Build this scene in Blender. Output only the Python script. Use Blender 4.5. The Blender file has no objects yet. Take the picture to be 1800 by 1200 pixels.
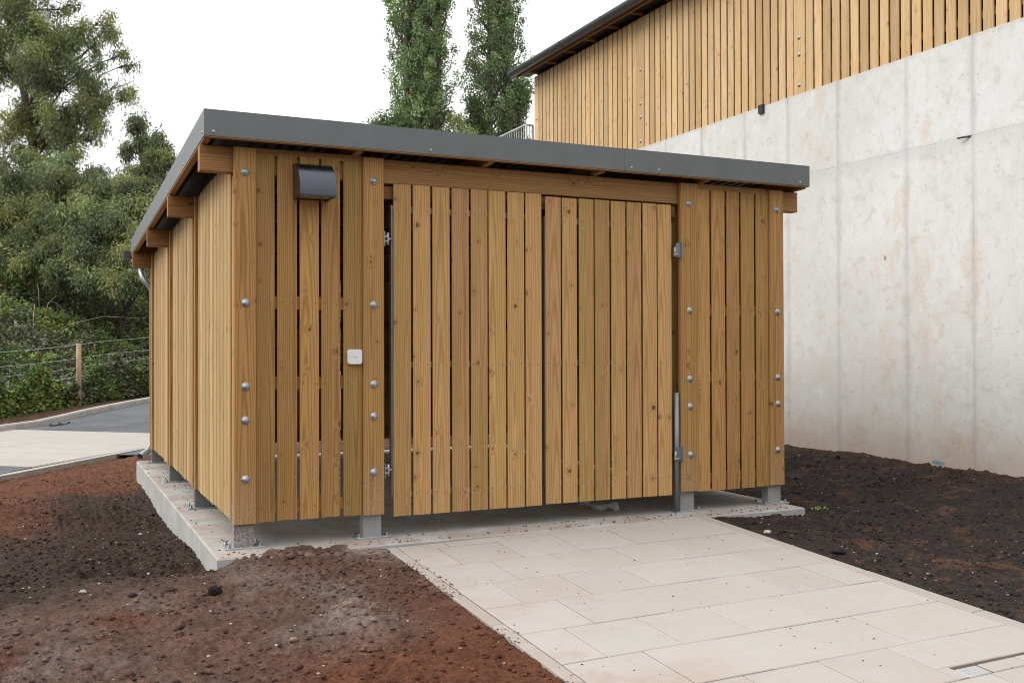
import bpy, math, random
import numpy as np
from mathutils import Matrix, Vector

random.seed(7)
rng = np.random.default_rng(11)
scene = bpy.context.scene
COL = scene.collection
R = math.radians

# ------------------------------------------------------------------ camera, sky, sun, exposure
CAM = np.array([-1.1995, -7.2122, 1.4])
YAW, PITCH, ROLL, FPX = 0.43487, 0.008627, -0.002742, 1762.09
_f = np.array([math.sin(YAW)*math.cos(PITCH), math.cos(YAW)*math.cos(PITCH), math.sin(PITCH)])
_r = np.array([math.cos(YAW), -math.sin(YAW), 0.0])
_u = np.cross(_r, _f)
_r, _u = math.cos(ROLL)*_r + math.sin(ROLL)*_u, -math.sin(ROLL)*_r + math.cos(ROLL)*_u
cam_data = bpy.data.cameras.new('camera')
cam_data.sensor_width = 36.0
cam_data.lens = FPX/1800*36
cam_data.clip_start = 0.05
cam_data.clip_end = 2000
cam = bpy.data.objects.new('camera', cam_data)
COL.objects.link(cam)
cam.matrix_world = Matrix(((_r[0], _u[0], -_f[0], CAM[0]), (_r[1], _u[1], -_f[1], CAM[1]),
                           (_r[2], _u[2], -_f[2], CAM[2]), (0, 0, 0, 1)))
scene.camera = cam

SUN_EL, SUN_AZ = R(40), R(282)          # azimuth measured clockwise from +Y: light comes from the left
world = bpy.data.worlds.new('World')
scene.world = world
world.use_nodes = True
wt = world.node_tree
wt.nodes.clear()
sky = wt.nodes.new('ShaderNodeTexSky')
sky.sky_type = 'NISHITA'
sky.sun_disc = False
sky.sun_elevation = SUN_EL
sky.sun_rotation = SUN_AZ
sky.dust_density = 4
hsv = wt.nodes.new('ShaderNodeHueSaturation')
hsv.inputs['Saturation'].default_value = 0.12
wmix = wt.nodes.new('ShaderNodeMixRGB')     # an even layer of white cloud over the clear sky
wmix.inputs[0].default_value = 0.86
# overcast luminance: the zenith about twice the horizon, as an even cloud layer has
wtc = wt.nodes.new('ShaderNodeTexCoord'); wsx = wt.nodes.new('ShaderNodeSeparateXYZ')
wma = wt.nodes.new('ShaderNodeMath'); wma.operation = 'MAXIMUM'; wma.inputs[1].default_value = 0.0
wmb = wt.nodes.new('ShaderNodeMath'); wmb.operation = 'MULTIPLY_ADD'; wmb.inputs[1].default_value = 9.6; wmb.inputs[2].default_value = 8.4
wcl = wt.nodes.new('ShaderNodeMixRGB'); wcl.blend_type = 'MULTIPLY'; wcl.inputs[0].default_value = 1; wcl.inputs[2].default_value = (0.985, 1.0, 1.015, 1)
wt.links.new(wtc.outputs['Generated'], wsx.inputs[0]); wt.links.new(wsx.outputs['Z'], wma.inputs[0])
wt.links.new(wma.outputs[0], wmb.inputs[0]); wt.links.new(wmb.outputs[0], wcl.inputs[1]); wt.links.new(wcl.outputs[0], wmix.inputs[2])
bg = wt.nodes.new('ShaderNodeBackground')
bg.inputs['Strength'].default_value = 0.1
wo = wt.nodes.new('ShaderNodeOutputWorld')
wt.links.new(sky.outputs[0], hsv.inputs['Color'])
wt.links.new(hsv.outputs[0], wmix.inputs[1])
wt.links.new(wmix.outputs[0], bg.inputs['Color'])
wt.links.new(bg.outputs[0], wo.inputs['Surface'])

sun_d = bpy.data.lights.new('sun', 'SUN')
sun_d.energy = 1.5
sun_d.angle = R(30)
sun_d.color = (1.0, 0.965, 0.91)
sun = bpy.data.objects.new('sun', sun_d)
COL.objects.link(sun)
_sd = Vector((math.sin(SUN_AZ)*math.cos(SUN_EL), math.cos(SUN_AZ)*math.cos(SUN_EL), math.sin(SUN_EL)))
sun.rotation_euler = _sd.to_track_quat('Z', 'Y').to_euler()
sun.location = _sd*40

scene.view_settings.view_transform = 'Standard'
scene.view_settings.look = 'None'
scene.view_settings.gamma = 1
scene.view_settings.exposure = 0.31
scene.view_settings.use_curve_mapping = False
scene.cycles.filter_width = 1.0
scene.cycles.sample_clamp_indirect = 4

# ------------------------------------------------------------------ helpers: meshes and objects
def at(px, py, d):
    """a point d metres deep along a sight line measured in the survey photograph"""
    return CAM + d*(_f + (px-900)/FPX*_r - (py-600)/FPX*_u)

def depth_of(x, y):
    return (x-CAM[0])*_f[0] + (y-CAM[1])*_f[1]

def mesh_np(name, V, F, col=None, smooth=False):
    V = np.asarray(V, np.float32); F = np.asarray(F, np.int32)
    me = bpy.data.meshes.new(name)
    n, (m, k) = len(V), F.shape
    me.vertices.add(n); me.vertices.foreach_set('co', V.ravel())
    me.loops.add(m*k); me.loops.foreach_set('vertex_index', F.ravel())
    me.polygons.add(m)
    me.polygons.foreach_set('loop_start', np.arange(0, m*k, k, dtype=np.int32))
    if smooth:
        me.polygons.foreach_set('use_smooth', np.ones(m, bool))
    if col is not None:
        a = me.attributes.new('Col', 'FLOAT_COLOR', 'POINT')
        c = np.ones((n, 4), np.float32); c[:, :3] = col
        a.data.foreach_set('color', c.ravel())
    me.update(); me.validate()
    return me

def mesh_py(name, V, F, smooth=False):
    me = bpy.data.meshes.new(name)
    me.from_pydata([tuple(map(float, v)) for v in V], [], [tuple(f) for f in F])
    if smooth:
        for p in me.polygons: p.use_smooth = True
    me.update()
    return me

def link(name, me, mat=None, parent=None, loc=(0, 0, 0), rot=(0, 0, 0)):
    o = bpy.data.objects.new(name, me)
    COL.objects.link(o)
    if me is not None and mat is not None and not me.materials:
        me.materials.append(mat)
    o.location = loc; o.rotation_euler = rot
    if parent is not None: o.parent = parent
    return o

def empty(name, loc, label, cat, group=None):
    o = link(name, None, loc=loc)
    o['label'] = label; o['category'] = cat
    if group: o['group'] = group
    return o

def tag(o, label, cat, group=None, kind=None):
    o['label'] = label; o['category'] = cat
    if group: o['group'] = group
    if kind: o['kind'] = kind
    return o

def struct(o, label=None, cat=None):
    o['kind'] = 'structure'
    if label: o['label'] = label
    if cat: o['category'] = cat
    return o

def prism(name, w, t, L, b=0.004, top_cut=0.0):
    """timber piece: width along x (centred), thickness along y (0..t), length along z; long edges eased"""
    x0, x1 = -w/2, w/2
    P = [(x0+b, 0), (x1-b, 0), (x1, b), (x1, t-b), (x1-b, t), (x0+b, t), (x0, t-b), (x0, b)]
    V = [(x, y, 0) for x, y in P] + [(x, y, L + top_cut*x) for x, y in P]
    F = [(i, (i+1) % 8, 8+(i+1) % 8, 8+i) for i in range(8)]
    F += [tuple(range(7, -1, -1)), tuple(range(8, 16))]
    return mesh_py(name, V, F)

def boxmesh(name, x0, x1, y0, y1, z0, z1, shear=0.0, b=0.0):
    """box; shear drops z with y (roof fall); b chamfers the upper edges"""
    if b <= 0:
        V = [(x, y, z - shear*y) for z in (z0, z1) for y in (y0, y1) for x in (x0, x1)]
        F = [(0, 2, 3, 1), (4, 5, 7, 6), (0, 1, 5, 4), (2, 6, 7, 3), (0, 4, 6, 2), (1, 3, 7, 5)]
        return mesh_py(name, V, F)
    def ring(d, z): return [(x0+d, y0+d, z), (x1-d, y0+d, z), (x1-d, y1-d, z), (x0+d, y1-d, z)]
    V = ring(0, z0) + ring(0, z1-b) + ring(b, z1)
    V = [(x, y, z - shear*y) for x, y, z in V]
    F = [(3, 2, 1, 0), (8, 9, 10, 11)]
    for k in (0, 4):
        for i in range(4):
            j = (i+1) % 4
            F.append((k+i, k+j, k+4+j, k+4+i))
    return mesh_py(name, V, F)

def tube_geo(pts, radii, n=8):
    """vertices and quads of a tapering tube along a polyline"""
    pts = [Vector(p) for p in pts]
    V, F = [], []
    up = Vector((0.13, 0.21, 1)).normalized()
    for i, p in enumerate(pts):
        t = (pts[min(i+1, len(pts)-1)] - pts[max(i-1, 0)]).normalized()
        a = t.cross(up)
        if a.length < 0.1: a = t.cross(Vector((1, 0, 0)))
        a.normalize(); bb = t.cross(a)
        r = radii[i] if hasattr(radii, '__len__') else radii
        for k in range(n):
            q = p + (a*math.cos(2*math.pi*k/n) + bb*math.sin(2*math.pi*k/n))*r
            V.append(tuple(q))
    for i in range(len(pts)-1):
        for k in range(n):
            F.append((i*n+k, i*n+(k+1) % n, (i+1)*n+(k+1) % n, (i+1)*n+k))
    return V, F

def tube(name, pts, radii, mat, parent=None, n=10, caps=True):
    V, F = tube_geo(pts, radii, n)
    F = list(F)
    if caps:
        F.append(tuple(range(n-1, -1, -1))); F.append(tuple(range(len(V)-n, len(V))))
    me = mesh_py(name, V, F, smooth=True)
    return link(name, me, mat, parent)

def dome_mesh(name, r, h, n=10, rings=3, flange=0.35):
    """domed bolt head on a washer, axis +z"""
    prof = [(r*(1+flange), 0), (r*(1+flange), h*0.18), (r, h*0.2)]
    for i in range(1, rings+1):
        a = i/rings*math.pi/2
        prof.append((r*math.cos(a), h*0.2 + h*0.8*math.sin(a)))
    V, F = [], []
    for q, (rr, z) in enumerate(prof[:-1]):
        for k in range(n): V.append((rr*math.cos(2*math.pi*k/n), rr*math.sin(2*math.pi*k/n), z))
    V.append((0, 0, h))
    m = len(prof)-1
    for q in range(m-1):
        for k in range(n): F.append((q*n+k, q*n+(k+1) % n, (q+1)*n+(k+1) % n, (q+1)*n+k))
    for k in range(n): F.append(((m-1)*n+k, (m-1)*n+(k+1) % n, len(V)-1))
    return mesh_py(name, V, F, smooth=True)

# ------------------------------------------------------------------ numpy noise
def _hash(ix, iy, seed):
    h = (ix.astype(np.int64)*374761393 + iy.astype(np.int64)*668265263 + seed*1274126177) & 0xffffffff
    h = ((h ^ (h >> 13))*1274126177) & 0xffffffff
    return ((h ^ (h >> 16)) & 0xffff)/65535.0

def vnoise(x, y, seed=0):
    ix, iy = np.floor(x), np.floor(y)
    fx, fy = x-ix, y-iy
    ux, uy = fx*fx*(3-2*fx), fy*fy*(3-2*fy)
    a, b = _hash(ix, iy, seed), _hash(ix+1, iy, seed)
    c, d = _hash(ix, iy+1, seed), _hash(ix+1, iy+1, seed)
    return (a*(1-ux)+b*ux)*(1-uy) + (c*(1-ux)+d*ux)*uy

def fbm(x, y, oct=4, seed=0, gain=0.5):
    s = np.zeros_like(np.asarray(x, float)); amp, tot = 1.0, 0.0
    for o in range(oct):
        s = s + amp*vnoise(x*2**o + 17.3*o, y*2**o - 9.1*o, seed+o); tot += amp; amp *= gain
    return s/tot

def sstep(a, b, x):
    t = np.clip((x-a)/(b-a), 0, 1)
    return t*t*(3-2*t)

# ------------------------------------------------------------------ material helper
class NT:
    def __init__(self, name):
        self.m = bpy.data.materials.new(name); self.m.use_nodes = True
        self.t = self.m.node_tree; self.t.nodes.clear()
        self.out = self.t.nodes.new('ShaderNodeOutputMaterial')
    def new(self, typ, **kw):
        n = self.t.nodes.new(typ)
        for k, v in kw.items(): setattr(n, k, v)
        return n
    def put(self, sock, v):
        if v is None: return
        if isinstance(v, bpy.types.NodeSocket): self.t.links.new(v, sock)
        elif isinstance(v, (tuple, list)):
            n = len(sock.default_value)
            sock.default_value = tuple(v)[:n] if len(v) >= n else tuple(v)+(1,)*(n-len(v))
        else: sock.default_value = v
    def math(self, op, a, b=None, c=None, clamp=False):
        n = self.new('ShaderNodeMath', operation=op, use_clamp=clamp)
        self.put(n.inputs[0], a); self.put(n.inputs[1], b); self.put(n.inputs[2], c)
        return n.outputs[0]
    def vmath(self, op, a, b=None):
        n = self.new('ShaderNodeVectorMath', operation=op)
        self.put(n.inputs[0], a); self.put(n.inputs[1], b)
        return n.outputs['Value'] if op in ('LENGTH', 'DOT_PRODUCT', 'DISTANCE') else n.outputs[0]
    def mix(self, f, a, b, blend='MIX'):
        n = self.new('ShaderNodeMixRGB', blend_type=blend)
        self.put(n.inputs[0], f); self.put(n.inputs[1], a); self.put(n.inputs[2], b)
        return n.outputs[0]
    def noise(self, vec, scale=5, detail=3, rough=0.55, dist=0.0, dim='3D'):
        n = self.new('ShaderNodeTexNoise', noise_dimensions=dim)
        self.put(n.inputs['Vector'], vec); n.inputs['Scale'].default_value = scale
        n.inputs['Detail'].default_value = detail; n.inputs['Roughness'].default_value = rough
        n.inputs['Distortion'].default_value = dist
        return n.outputs['Fac']
    def vor(self, vec, scale=5, feature='F1'):
        n = self.new('ShaderNodeTexVoronoi', feature=feature)
        self.put(n.inputs['Vector'], vec); n.inputs['Scale'].default_value = scale
        return n
    def sm(self, v, lo, hi, a=0.0, b=1.0):
        n = self.new('ShaderNodeMapRange', interpolation_type='SMOOTHSTEP')
        self.put(n.inputs[0], v); self.put(n.inputs[1], lo); self.put(n.inputs[2], hi)
        self.put(n.inputs[3], a); self.put(n.inputs[4], b)
        return n.outputs[0]
    def scale(self, v, s):
        return self.vmath('MULTIPLY', v, s)
    def sep(self, v):
        n = self.new('ShaderNodeSeparateXYZ'); self.put(n.inputs[0], v); return n.outputs
    def comb(self, x, y, z):
        n = self.new('ShaderNodeCombineXYZ')
        for i, q in enumerate((x, y, z)): self.put(n.inputs[i], q)
        return n.outputs[0]
    def ramp(self, f, stops):
        n = self.new('ShaderNodeValToRGB'); self.put(n.inputs[0], f)
        e = n.color_ramp.elements
        while len(e) < len(stops): e.new(0.5)
        for q, (p, c) in zip(e, stops): q.position = p; q.color = tuple(c)+(1,)
        return n.outputs[0]
    def objc(self): return self.new('ShaderNodeTexCoord').outputs['Object']
    def genc(self): return self.new('ShaderNodeTexCoord').outputs['Generated']
    def pos(self): return self.new('ShaderNodeNewGeometry').outputs['Position']
    def rnd(self): return self.new('ShaderNodeObjectInfo').outputs['Random']
    def attr(self, name='Col'):
        n = self.new('ShaderNodeAttribute'); n.attribute_name = name; return n.outputs['Color']
    def bsdf(self, col, rough=0.6, metal=0.0, bump=None, bstr=0.3, bdist=0.01, spec=0.4, trans=None):
        p = self.new('ShaderNodeBsdfPrincipled')
        self.put(p.inputs['Base Color'], col); self.put(p.inputs['Roughness'], rough)
        self.put(p.inputs['Metallic'], metal); self.put(p.inputs['Specular IOR Level'], spec)
        if bump is not None:
            b = self.new('ShaderNodeBump'); self.put(b.inputs['Height'], bump)
            b.inputs['Strength'].default_value = bstr; b.inputs['Distance'].default_value = bdist
            self.t.links.new(b.outputs[0], p.inputs['Normal'])
        sh = p.outputs[0]
        if trans is not None:
            tn = self.new('ShaderNodeBsdfTranslucent'); self.put(tn.inputs[0], trans)
            mx = self.new('ShaderNodeMixShader'); mx.inputs[0].default_value = 0.3
            self.t.links.new(sh, mx.inputs[1]); self.t.links.new(tn.outputs[0], mx.inputs[2]); sh = mx.outputs[0]
        self.t.links.new(sh, self.out.inputs['Surface'])
        return self.m

def wood(name, tints, late, knot=(0.085, 0.045, 0.02), dirt=0.0, specks=0.0, knots=0.60):
    n = NT(name)
    P = n.objc(); rnd = n.rnd()
    wn = n.new('ShaderNodeTexWhiteNoise', noise_dimensions='1D'); n.put(wn.inputs['W'], rnd)
    rc = n.sep(wn.outputs['Color'])
    off = n.comb(n.math('MULTIPLY', rnd, 31.7), n.math('MULTIPLY', rc[0], 53.1), n.math('MULTIPLY', rc[1], 71.3))
    Q = n.vmath('ADD', P, off)
    xyz = n.sep(P)
    # knots
    qs = n.sep(Q)
    vk = n.vor(n.comb(n.math('MULTIPLY', qs[0], 6.5), n.math('MULTIPLY', qs[2], 5.2), 0.0), 1.0)
    vk.voronoi_dimensions = '2D'
    kc = n.sep(vk.outputs['Color'])
    krad = n.math('MULTIPLY_ADD', n.math('POWER', kc[1], 2.5), 0.10, 0.012)
    kn = n.noise(n.scale(Q, (60, 60, 60)), 1.0, 2, 0.6)
    kd = n.math('ADD', n.math('SUBTRACT', vk.outputs['Distance'], krad), n.math('MULTIPLY', n.math('SUBTRACT', kn, 0.5), 0.11))
    kmask = n.math('MULTIPLY', n.sm(kd, -0.05, 0.03, 1.0, 0.0), n.math('GREATER_THAN', kc[0], knots+0.02))
    khalo = n.math('MULTIPLY', n.sm(kd, 0.0, 0.26, 1.0, 0.0), n.math('GREATER_THAN', kc[0], knots+0.02))
    # growth rings of a flat-sawn plank: distance to a tilted pith line behind the face
    warp = n.noise(n.scale(Q, (5, 5, 1.1)), 1.0, 2, 0.5)
    tilt = n.math('MULTIPLY', n.math('SUBTRACT', rc[2], 0.5), 0.05)
    zz = xyz[2]
    dx = n.math('ADD', n.math('ADD', xyz[0], n.math('MULTIPLY', n.math('SUBTRACT', rc[0], 0.5), 0.11)),
                n.math('MULTIPLY', n.math('SUBTRACT', warp, 0.5), 0.05))
    dy = n.math('ADD', n.math('ADD', xyz[1], 0.035), n.math('MULTIPLY', zz, tilt))
    dy = n.math('ADD', dy, n.math('MULTIPLY', khalo, 0.012))
    rad = n.math('SQRT', n.math('ADD', n.math('MULTIPLY', dx, dx), n.math('MULTIPLY', dy, dy)))
    rw = n.noise(n.scale(Q, (9, 9, 0.8)), 1.0, 2, 0.5)
    ph = n.math('ADD', n.math('MULTIPLY', rad, 470.0), n.math('MULTIPLY', rw, 9.0))
    ring = n.math('MULTIPLY_ADD', n.math('SINE', ph), 0.5, 0.5)
    ring = n.math('POWER', ring, 2.2)
    fib = n.noise(n.scale(Q, (150, 150, 3.0)), 1.0, 3, 0.6)
    blot = n.noise(n.scale(Q, (6, 6, 1.2)), 1.0, 3, 0.6)
    tone = n.ramp(rc[1], [(i/(len(tints)-1), c) for i, c in enumerate(tints)])
    tone = n.mix(n.sm(blot, 0.35, 0.7), tone, n.ramp(rc[2], [(i/(len(tints)-1), c) for i, c in enumerate(reversed(tints))]))
    col = n.mix(n.math('MULTIPLY', ring, 0.68), tone, n.mix(1.0, tone, late, 'MULTIPLY'))
    br = n.math('MULTIPLY_ADD', n.math('SUBTRACT', fib, 0.5), 0.85, 1.0)
    br = n.math('MULTIPLY', br, n.math('MULTIPLY_ADD', rc[0], 0.32, 0.82))
    col = n.mix(1.0, col, n.comb(br, br, br), 'MULTIPLY')
    col = n.mix(n.math('MULTIPLY', khalo, 0.28), col, n.mix(1.0, tone, (0.62, 0.5, 0.36, 1), 'MULTIPLY'))
    col = n.mix(n.math('MULTIPLY', kmask, n.math('MULTIPLY_ADD', kc[2], 0.5, 0.45)), col, knot)
    # greenish preservative blotches and grey scuffs
    g = n.sm(n.noise(n.scale(Q, (10, 10, 3.5)), 1.0, 4, 0.65), 0.60, 0.78)
    col = n.mix(n.math('MULTIPLY', g, 0.28), col, (0.27, 0.235, 0.11, 1))
    s = n.sm(n.noise(n.scale(Q, (22, 22, 12)), 1.0, 4, 0.7), 0.70, 0.8)
    col = n.mix(n.math('MULTIPLY', s, 0.35), col, (0.55, 0.50, 0.42, 1))
    if specks > 0:
        wp = n.sep(n.pos())
        vs = n.vor(n.pos(), 46.0)
        sc = n.sep(vs.outputs['Color'])
        m = n.math('MULTIPLY', n.sm(vs.outputs['Distance'], 0.12, 0.22, 1.0, 0.0), n.math('GREATER_THAN', sc[0], 1.0-specks))
        m = n.math('MULTIPLY', m, n.sm(wp[2], 0.3, 1.3, 1.0, 0.05))
        col = n.mix(n.math('MULTIPLY', m, 0.75), col, (0.62, 0.60, 0.53, 1))
    if dirt > 0:
        z = n.sep(n.pos())[2]
        dn = n.noise(n.pos(), 60, 4, 0.75)
        dm = n.math('MULTIPLY', n.sm(z, 0.15, 0.75, 1.0, 0.0), n.sm(dn, 0.42, 0.62))
        col = n.mix(n.math('MULTIPLY', dm, dirt), col, (0.42, 0.30, 0.22, 1))
    bump = n.math('ADD', n.math('MULTIPLY', fib, 0.6), n.math('MULTIPLY', ring, 0.35))
    return n.bsdf(col, n.math('MULTIPLY_ADD', fib, 0.2, 0.58), bump=bump, bstr=0.35, bdist=0.003, spec=0.3)

def flat(name, col, rough=0.6, metal=0.0, var=0.12, scale=14, bstr=0.08):
    n = NT(name)
    f = n.noise(n.pos(), scale, 4, 0.6)
    c = n.mix(n.math('MULTIPLY', n.sm(f, 0.3, 0.75), 1.0), tuple(q*(1-var) for q in col), tuple(min(1, q*(1+var)) for q in col))
    rr = n.math('MULTIPLY_ADD', f, 0.2, rough-0.1)
    return n.bsdf(c, rr, metal, bump=n.noise(n.pos(), 120, 3, 0.6), bstr=bstr, bdist=0.002)

def galv(name, col=(0.50, 0.52, 0.53)):
    n = NT(name)
    v = n.vor(n.pos(), 70); f = n.noise(n.pos(), 9, 4, 0.6)
    g = n.sep(v.outputs['Color'])[0]
    c = n.mix(n.math('MULTIPLY_ADD', g, 0.35, n.math('MULTIPLY', f, 0.4)), tuple(q*0.72 for q in col), col)
    return n.bsdf(c, n.math('MULTIPLY_ADD', f, 0.25, 0.36), 0.75, spec=0.5)

W_FRONT = [(0.50, 0.277, 0.090), (0.43, 0.252, 0.088), (0.53, 0.272, 0.102), (0.375, 0.230, 0.075), (0.54, 0.31, 0.110)]
M_wood = wood('shed_cladding_wood', W_FRONT, (0.60, 0.50, 0.38), dirt=0.0, specks=0.05)
M_gate = wood('gate_wood', [(0.565, 0.330, 0.136), (0.49, 0.297, 0.112), (0.585, 0.325, 0.160), (0.44, 0.277, 0.098), (0.585, 0.343, 0.142)],
              (0.66, 0.56, 0.42), specks=0.12, knots=0.62)
M_post = wood('post_wood', [(0.45, 0.245, 0.082), (0.42, 0.238, 0.08), (0.47, 0.253, 0.09)], (0.52, 0.44, 0.35), dirt=0.75, specks=0.05)
M_beam = wood('beam_wood', [(0.38, 0.205, 0.08), (0.35, 0.19, 0.075)], (0.6, 0.5, 0.4))
M_rail = wood('rail_wood', [(0.30, 0.16, 0.055), (0.34, 0.18, 0.06)], (0.6, 0.5, 0.4))
M_side = wood('side_cladding_wood', [(0.57, 0.40, 0.195), (0.45, 0.305, 0.135), (0.59, 0.42, 0.215), (0.42, 0.28, 0.12), (0.53, 0.365, 0.17)], (0.70, 0.60, 0.47), knots=0.72)
M_bldg = wood('building_cladding_wood', [(0.62, 0.435, 0.225), (0.52, 0.345, 0.16), (0.68, 0.50, 0.29), (0.57, 0.39, 0.19), (0.64, 0.43, 0.25)],
              (0.78, 0.68, 0.54), knot=(0.22, 0.12, 0.06), knots=0.5)
M_fascia = flat('grey_fascia_metal', (0.155, 0.168, 0.172), 0.42, 0.25, var=0.06, scale=5, bstr=0.03)
M_deck = flat('dark_roof_deck', (0.035, 0.035, 0.037), 0.5, 0.5)
M_galv = galv('galvanised_steel')
M_galvd = galv('dull_galvanised_steel', (0.30, 0.315, 0.33))
M_lamp = flat('lamp_dark_metal', (0.075, 0.08, 0.093), 0.27, 0.9, var=0.03, scale=20, bstr=0.0)
M_black = flat('black_plastic', (0.02, 0.02, 0.022), 0.5)
M_glass = flat('lamp_diffuser', (0.30, 0.24, 0.15), 0.2)  # amber reflection of the boards is put into the glass colour
M_white = flat('white_plastic', (0.80, 0.80, 0.80), 0.35, var=0.02, bstr=0.01)
M_mark = flat('grey_print', (0.45, 0.46, 0.47), 0.5, var=0.02)
M_gutter = flat('dark_gutter', (0.075, 0.078, 0.085), 0.35, 0.1, var=0.15)
M_rust = flat('rusty_steel', (0.10, 0.06, 0.045), 0.8)
M_cover = flat('pale_zinc_cover', (0.40, 0.40, 0.405), 0.5, 0.1, var=0.1)
M_film = flat('crumpled_film', (0.55, 0.55, 0.56), 0.4, var=0.1)

def concrete_wall_mat():
    n = NT('retaining_wall_concrete')
    P = n.pos(); G = n.sep(n.genc()); p = n.sep(P)
    big = n.noise(P, 0.55, 4, 0.6); mid = n.noise(P, 2.6, 5, 0.65); fine = n.noise(P, 30, 4, 0.7)
    streak = n.noise(n.scale(P, (3, 5.5, 0.5)), 1.0, 4, 0.6)
    col = n.mix(n.sm(big, 0.3, 0.7), (0.60, 0.592, 0.575, 1), (0.68, 0.68, 0.675, 1))
    col = n.mix(n.math('MULTIPLY', n.sm(mid, 0.45, 0.75), 0.5), col, (0.55, 0.515, 0.46, 1))
    m2 = n.noise(P, 5.5, 6, 0.7, 0.6)
    col = n.mix(n.math('MULTIPLY', n.sm(m2, 0.52, 0.68), 0.48), col, (0.49, 0.445, 0.38, 1))
    col = n.mix(n.math('MULTIPLY', n.sm(m2, 0.46, 0.32), 0.35), col, (0.76, 0.755, 0.74, 1))
    col = n.mix(n.math('MULTIPLY', n.sm(streak, 0.5, 0.75), 0.22), col, (0.52, 0.51, 0.49, 1))
    # water staining either side of the pour joints
    e = n.math('MINIMUM', G[1], n.math('SUBTRACT', 1.0, G[1]))
    e = n.math('ADD', e, n.math('MULTIPLY', n.math('SUBTRACT', mid, 0.5), 0.22))
    col = n.mix(n.math('MULTIPLY', n.sm(e, -0.02, 0.07, 1.0, 0.0), 0.6), col, (0.42, 0.42, 0.415, 1))
    ez = n.math('MINIMUM', G[2], n.math('SUBTRACT', 1.0, G[2]))
    ez = n.math('ADD', ez, n.math('MULTIPLY', n.math('SUBTRACT', mid, 0.5), 0.10))
    col = n.mix(n.math('MULTIPLY', n.sm(ez, 0.0, 0.05, 1.0, 0.0), 0.4), col, (0.46, 0.46, 0.455, 1))
    # rusty and earthy blotches
    ru = n.math('MULTIPLY', n.sm(n.noise(n.scale(P, (1, 1.5, 0.75)), 1.3, 4, 0.65), 0.55, 0.70), n.sm(fine, 0.3, 0.6))
    col = n.mix(n.math('MULTIPLY', ru, 0.55), col, (0.60, 0.44, 0.31, 1))
    foot = n.math('ADD', p[2], n.math('MULTIPLY', n.math('SUBTRACT', mid, 0.5), 1.1))
    col = n.mix(n.math('MULTIPLY', n.sm(foot, 0.05, 0.75, 1.0, 0.0), 0.5), col, (0.44, 0.30, 0.21, 1))
    # blow holes and scratches
    v = n.vor(P, 14)
    h = n.math('MULTIPLY', n.sm(v.outputs['Distance'], 0.05, 0.11, 1.0, 0.0), n.math('GREATER_THAN', n.sep(v.outputs['Color'])[0], 0.80))
    col = n.mix(n.math('MULTIPLY', h, 0.6), col, (0.20, 0.19, 0.175, 1))
    sc = n.sm(n.noise(n.scale(P, (4, 8, 8)), 1.0, 6, 0.75, 1.5), 0.58, 0.66)
    col = n.mix(n.math('MULTIPLY', sc, 0.5), col, (0.40, 0.355, 0.295, 1))
    vs = n.noise(n.scale(P, (2, 40, 1.2)), 1.0, 3, 0.6)
    col = n.mix(n.math('MULTIPLY', n.sm(vs, 0.45, 0.8), 0.10), col, (0.45, 0.42, 0.38, 1))
    bump = n.math('ADD', n.math('MULTIPLY', mid, 0.6), n.math('SUBTRACT', n.math('MULTIPLY', fine, 0.25), n.math('MULTIPLY', h, 0.8)))
    return n.bsdf(col, 0.75, bump=bump, bstr=0.35, bdist=0.012, spec=0.25)
M_wallc = concrete_wall_mat()

def slab_mat():
    n = NT('slab_concrete')
    P = n.pos(); p = n.sep(P)
    mid = n.noise(P, 3.0, 5, 0.65); fine = n.noise(P, 60, 4, 0.7)
    col = n.mix(n.sm(mid, 0.3, 0.7), (0.36, 0.352, 0.336, 1), (0.45, 0.446, 0.434, 1))
    topm = n.sm(p[2], -0.02, -0.004)
    d = n.math('MULTIPLY', topm, n.sm(n.noise(P, 1.7, 5, 0.7), 0.36, 0.62))
    col = n.mix(n.math('MULTIPLY', d, 0.62), col, (0.33, 0.235, 0.18, 1))
    fl = n.math('MULTIPLY', topm, n.sm(n.noise(P, 34, 4, 0.75), 0.66, 0.72))
    col = n.mix(n.math('MULTIPLY', fl, 0.8), col, (0.12, 0.065, 0.045, 1))
    v = n.vor(P, 26)
    h = n.math('MULTIPLY', n.sm(v.outputs['Distance'], 0.06, 0.13, 1.0, 0.0), n.math('GREATER_THAN', n.sep(v.outputs['Color'])[0], 0.86))
    col = n.mix(n.math('MULTIPLY', h, 0.6), col, (0.18, 0.17, 0.16, 1))
    return n.bsdf(col, 0.78, bump=n.math('ADD', mid, n.math('MULTIPLY', fine, 0.3)), bstr=0.3, bdist=0.006, spec=0.25)
M_slab = slab_mat()

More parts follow.
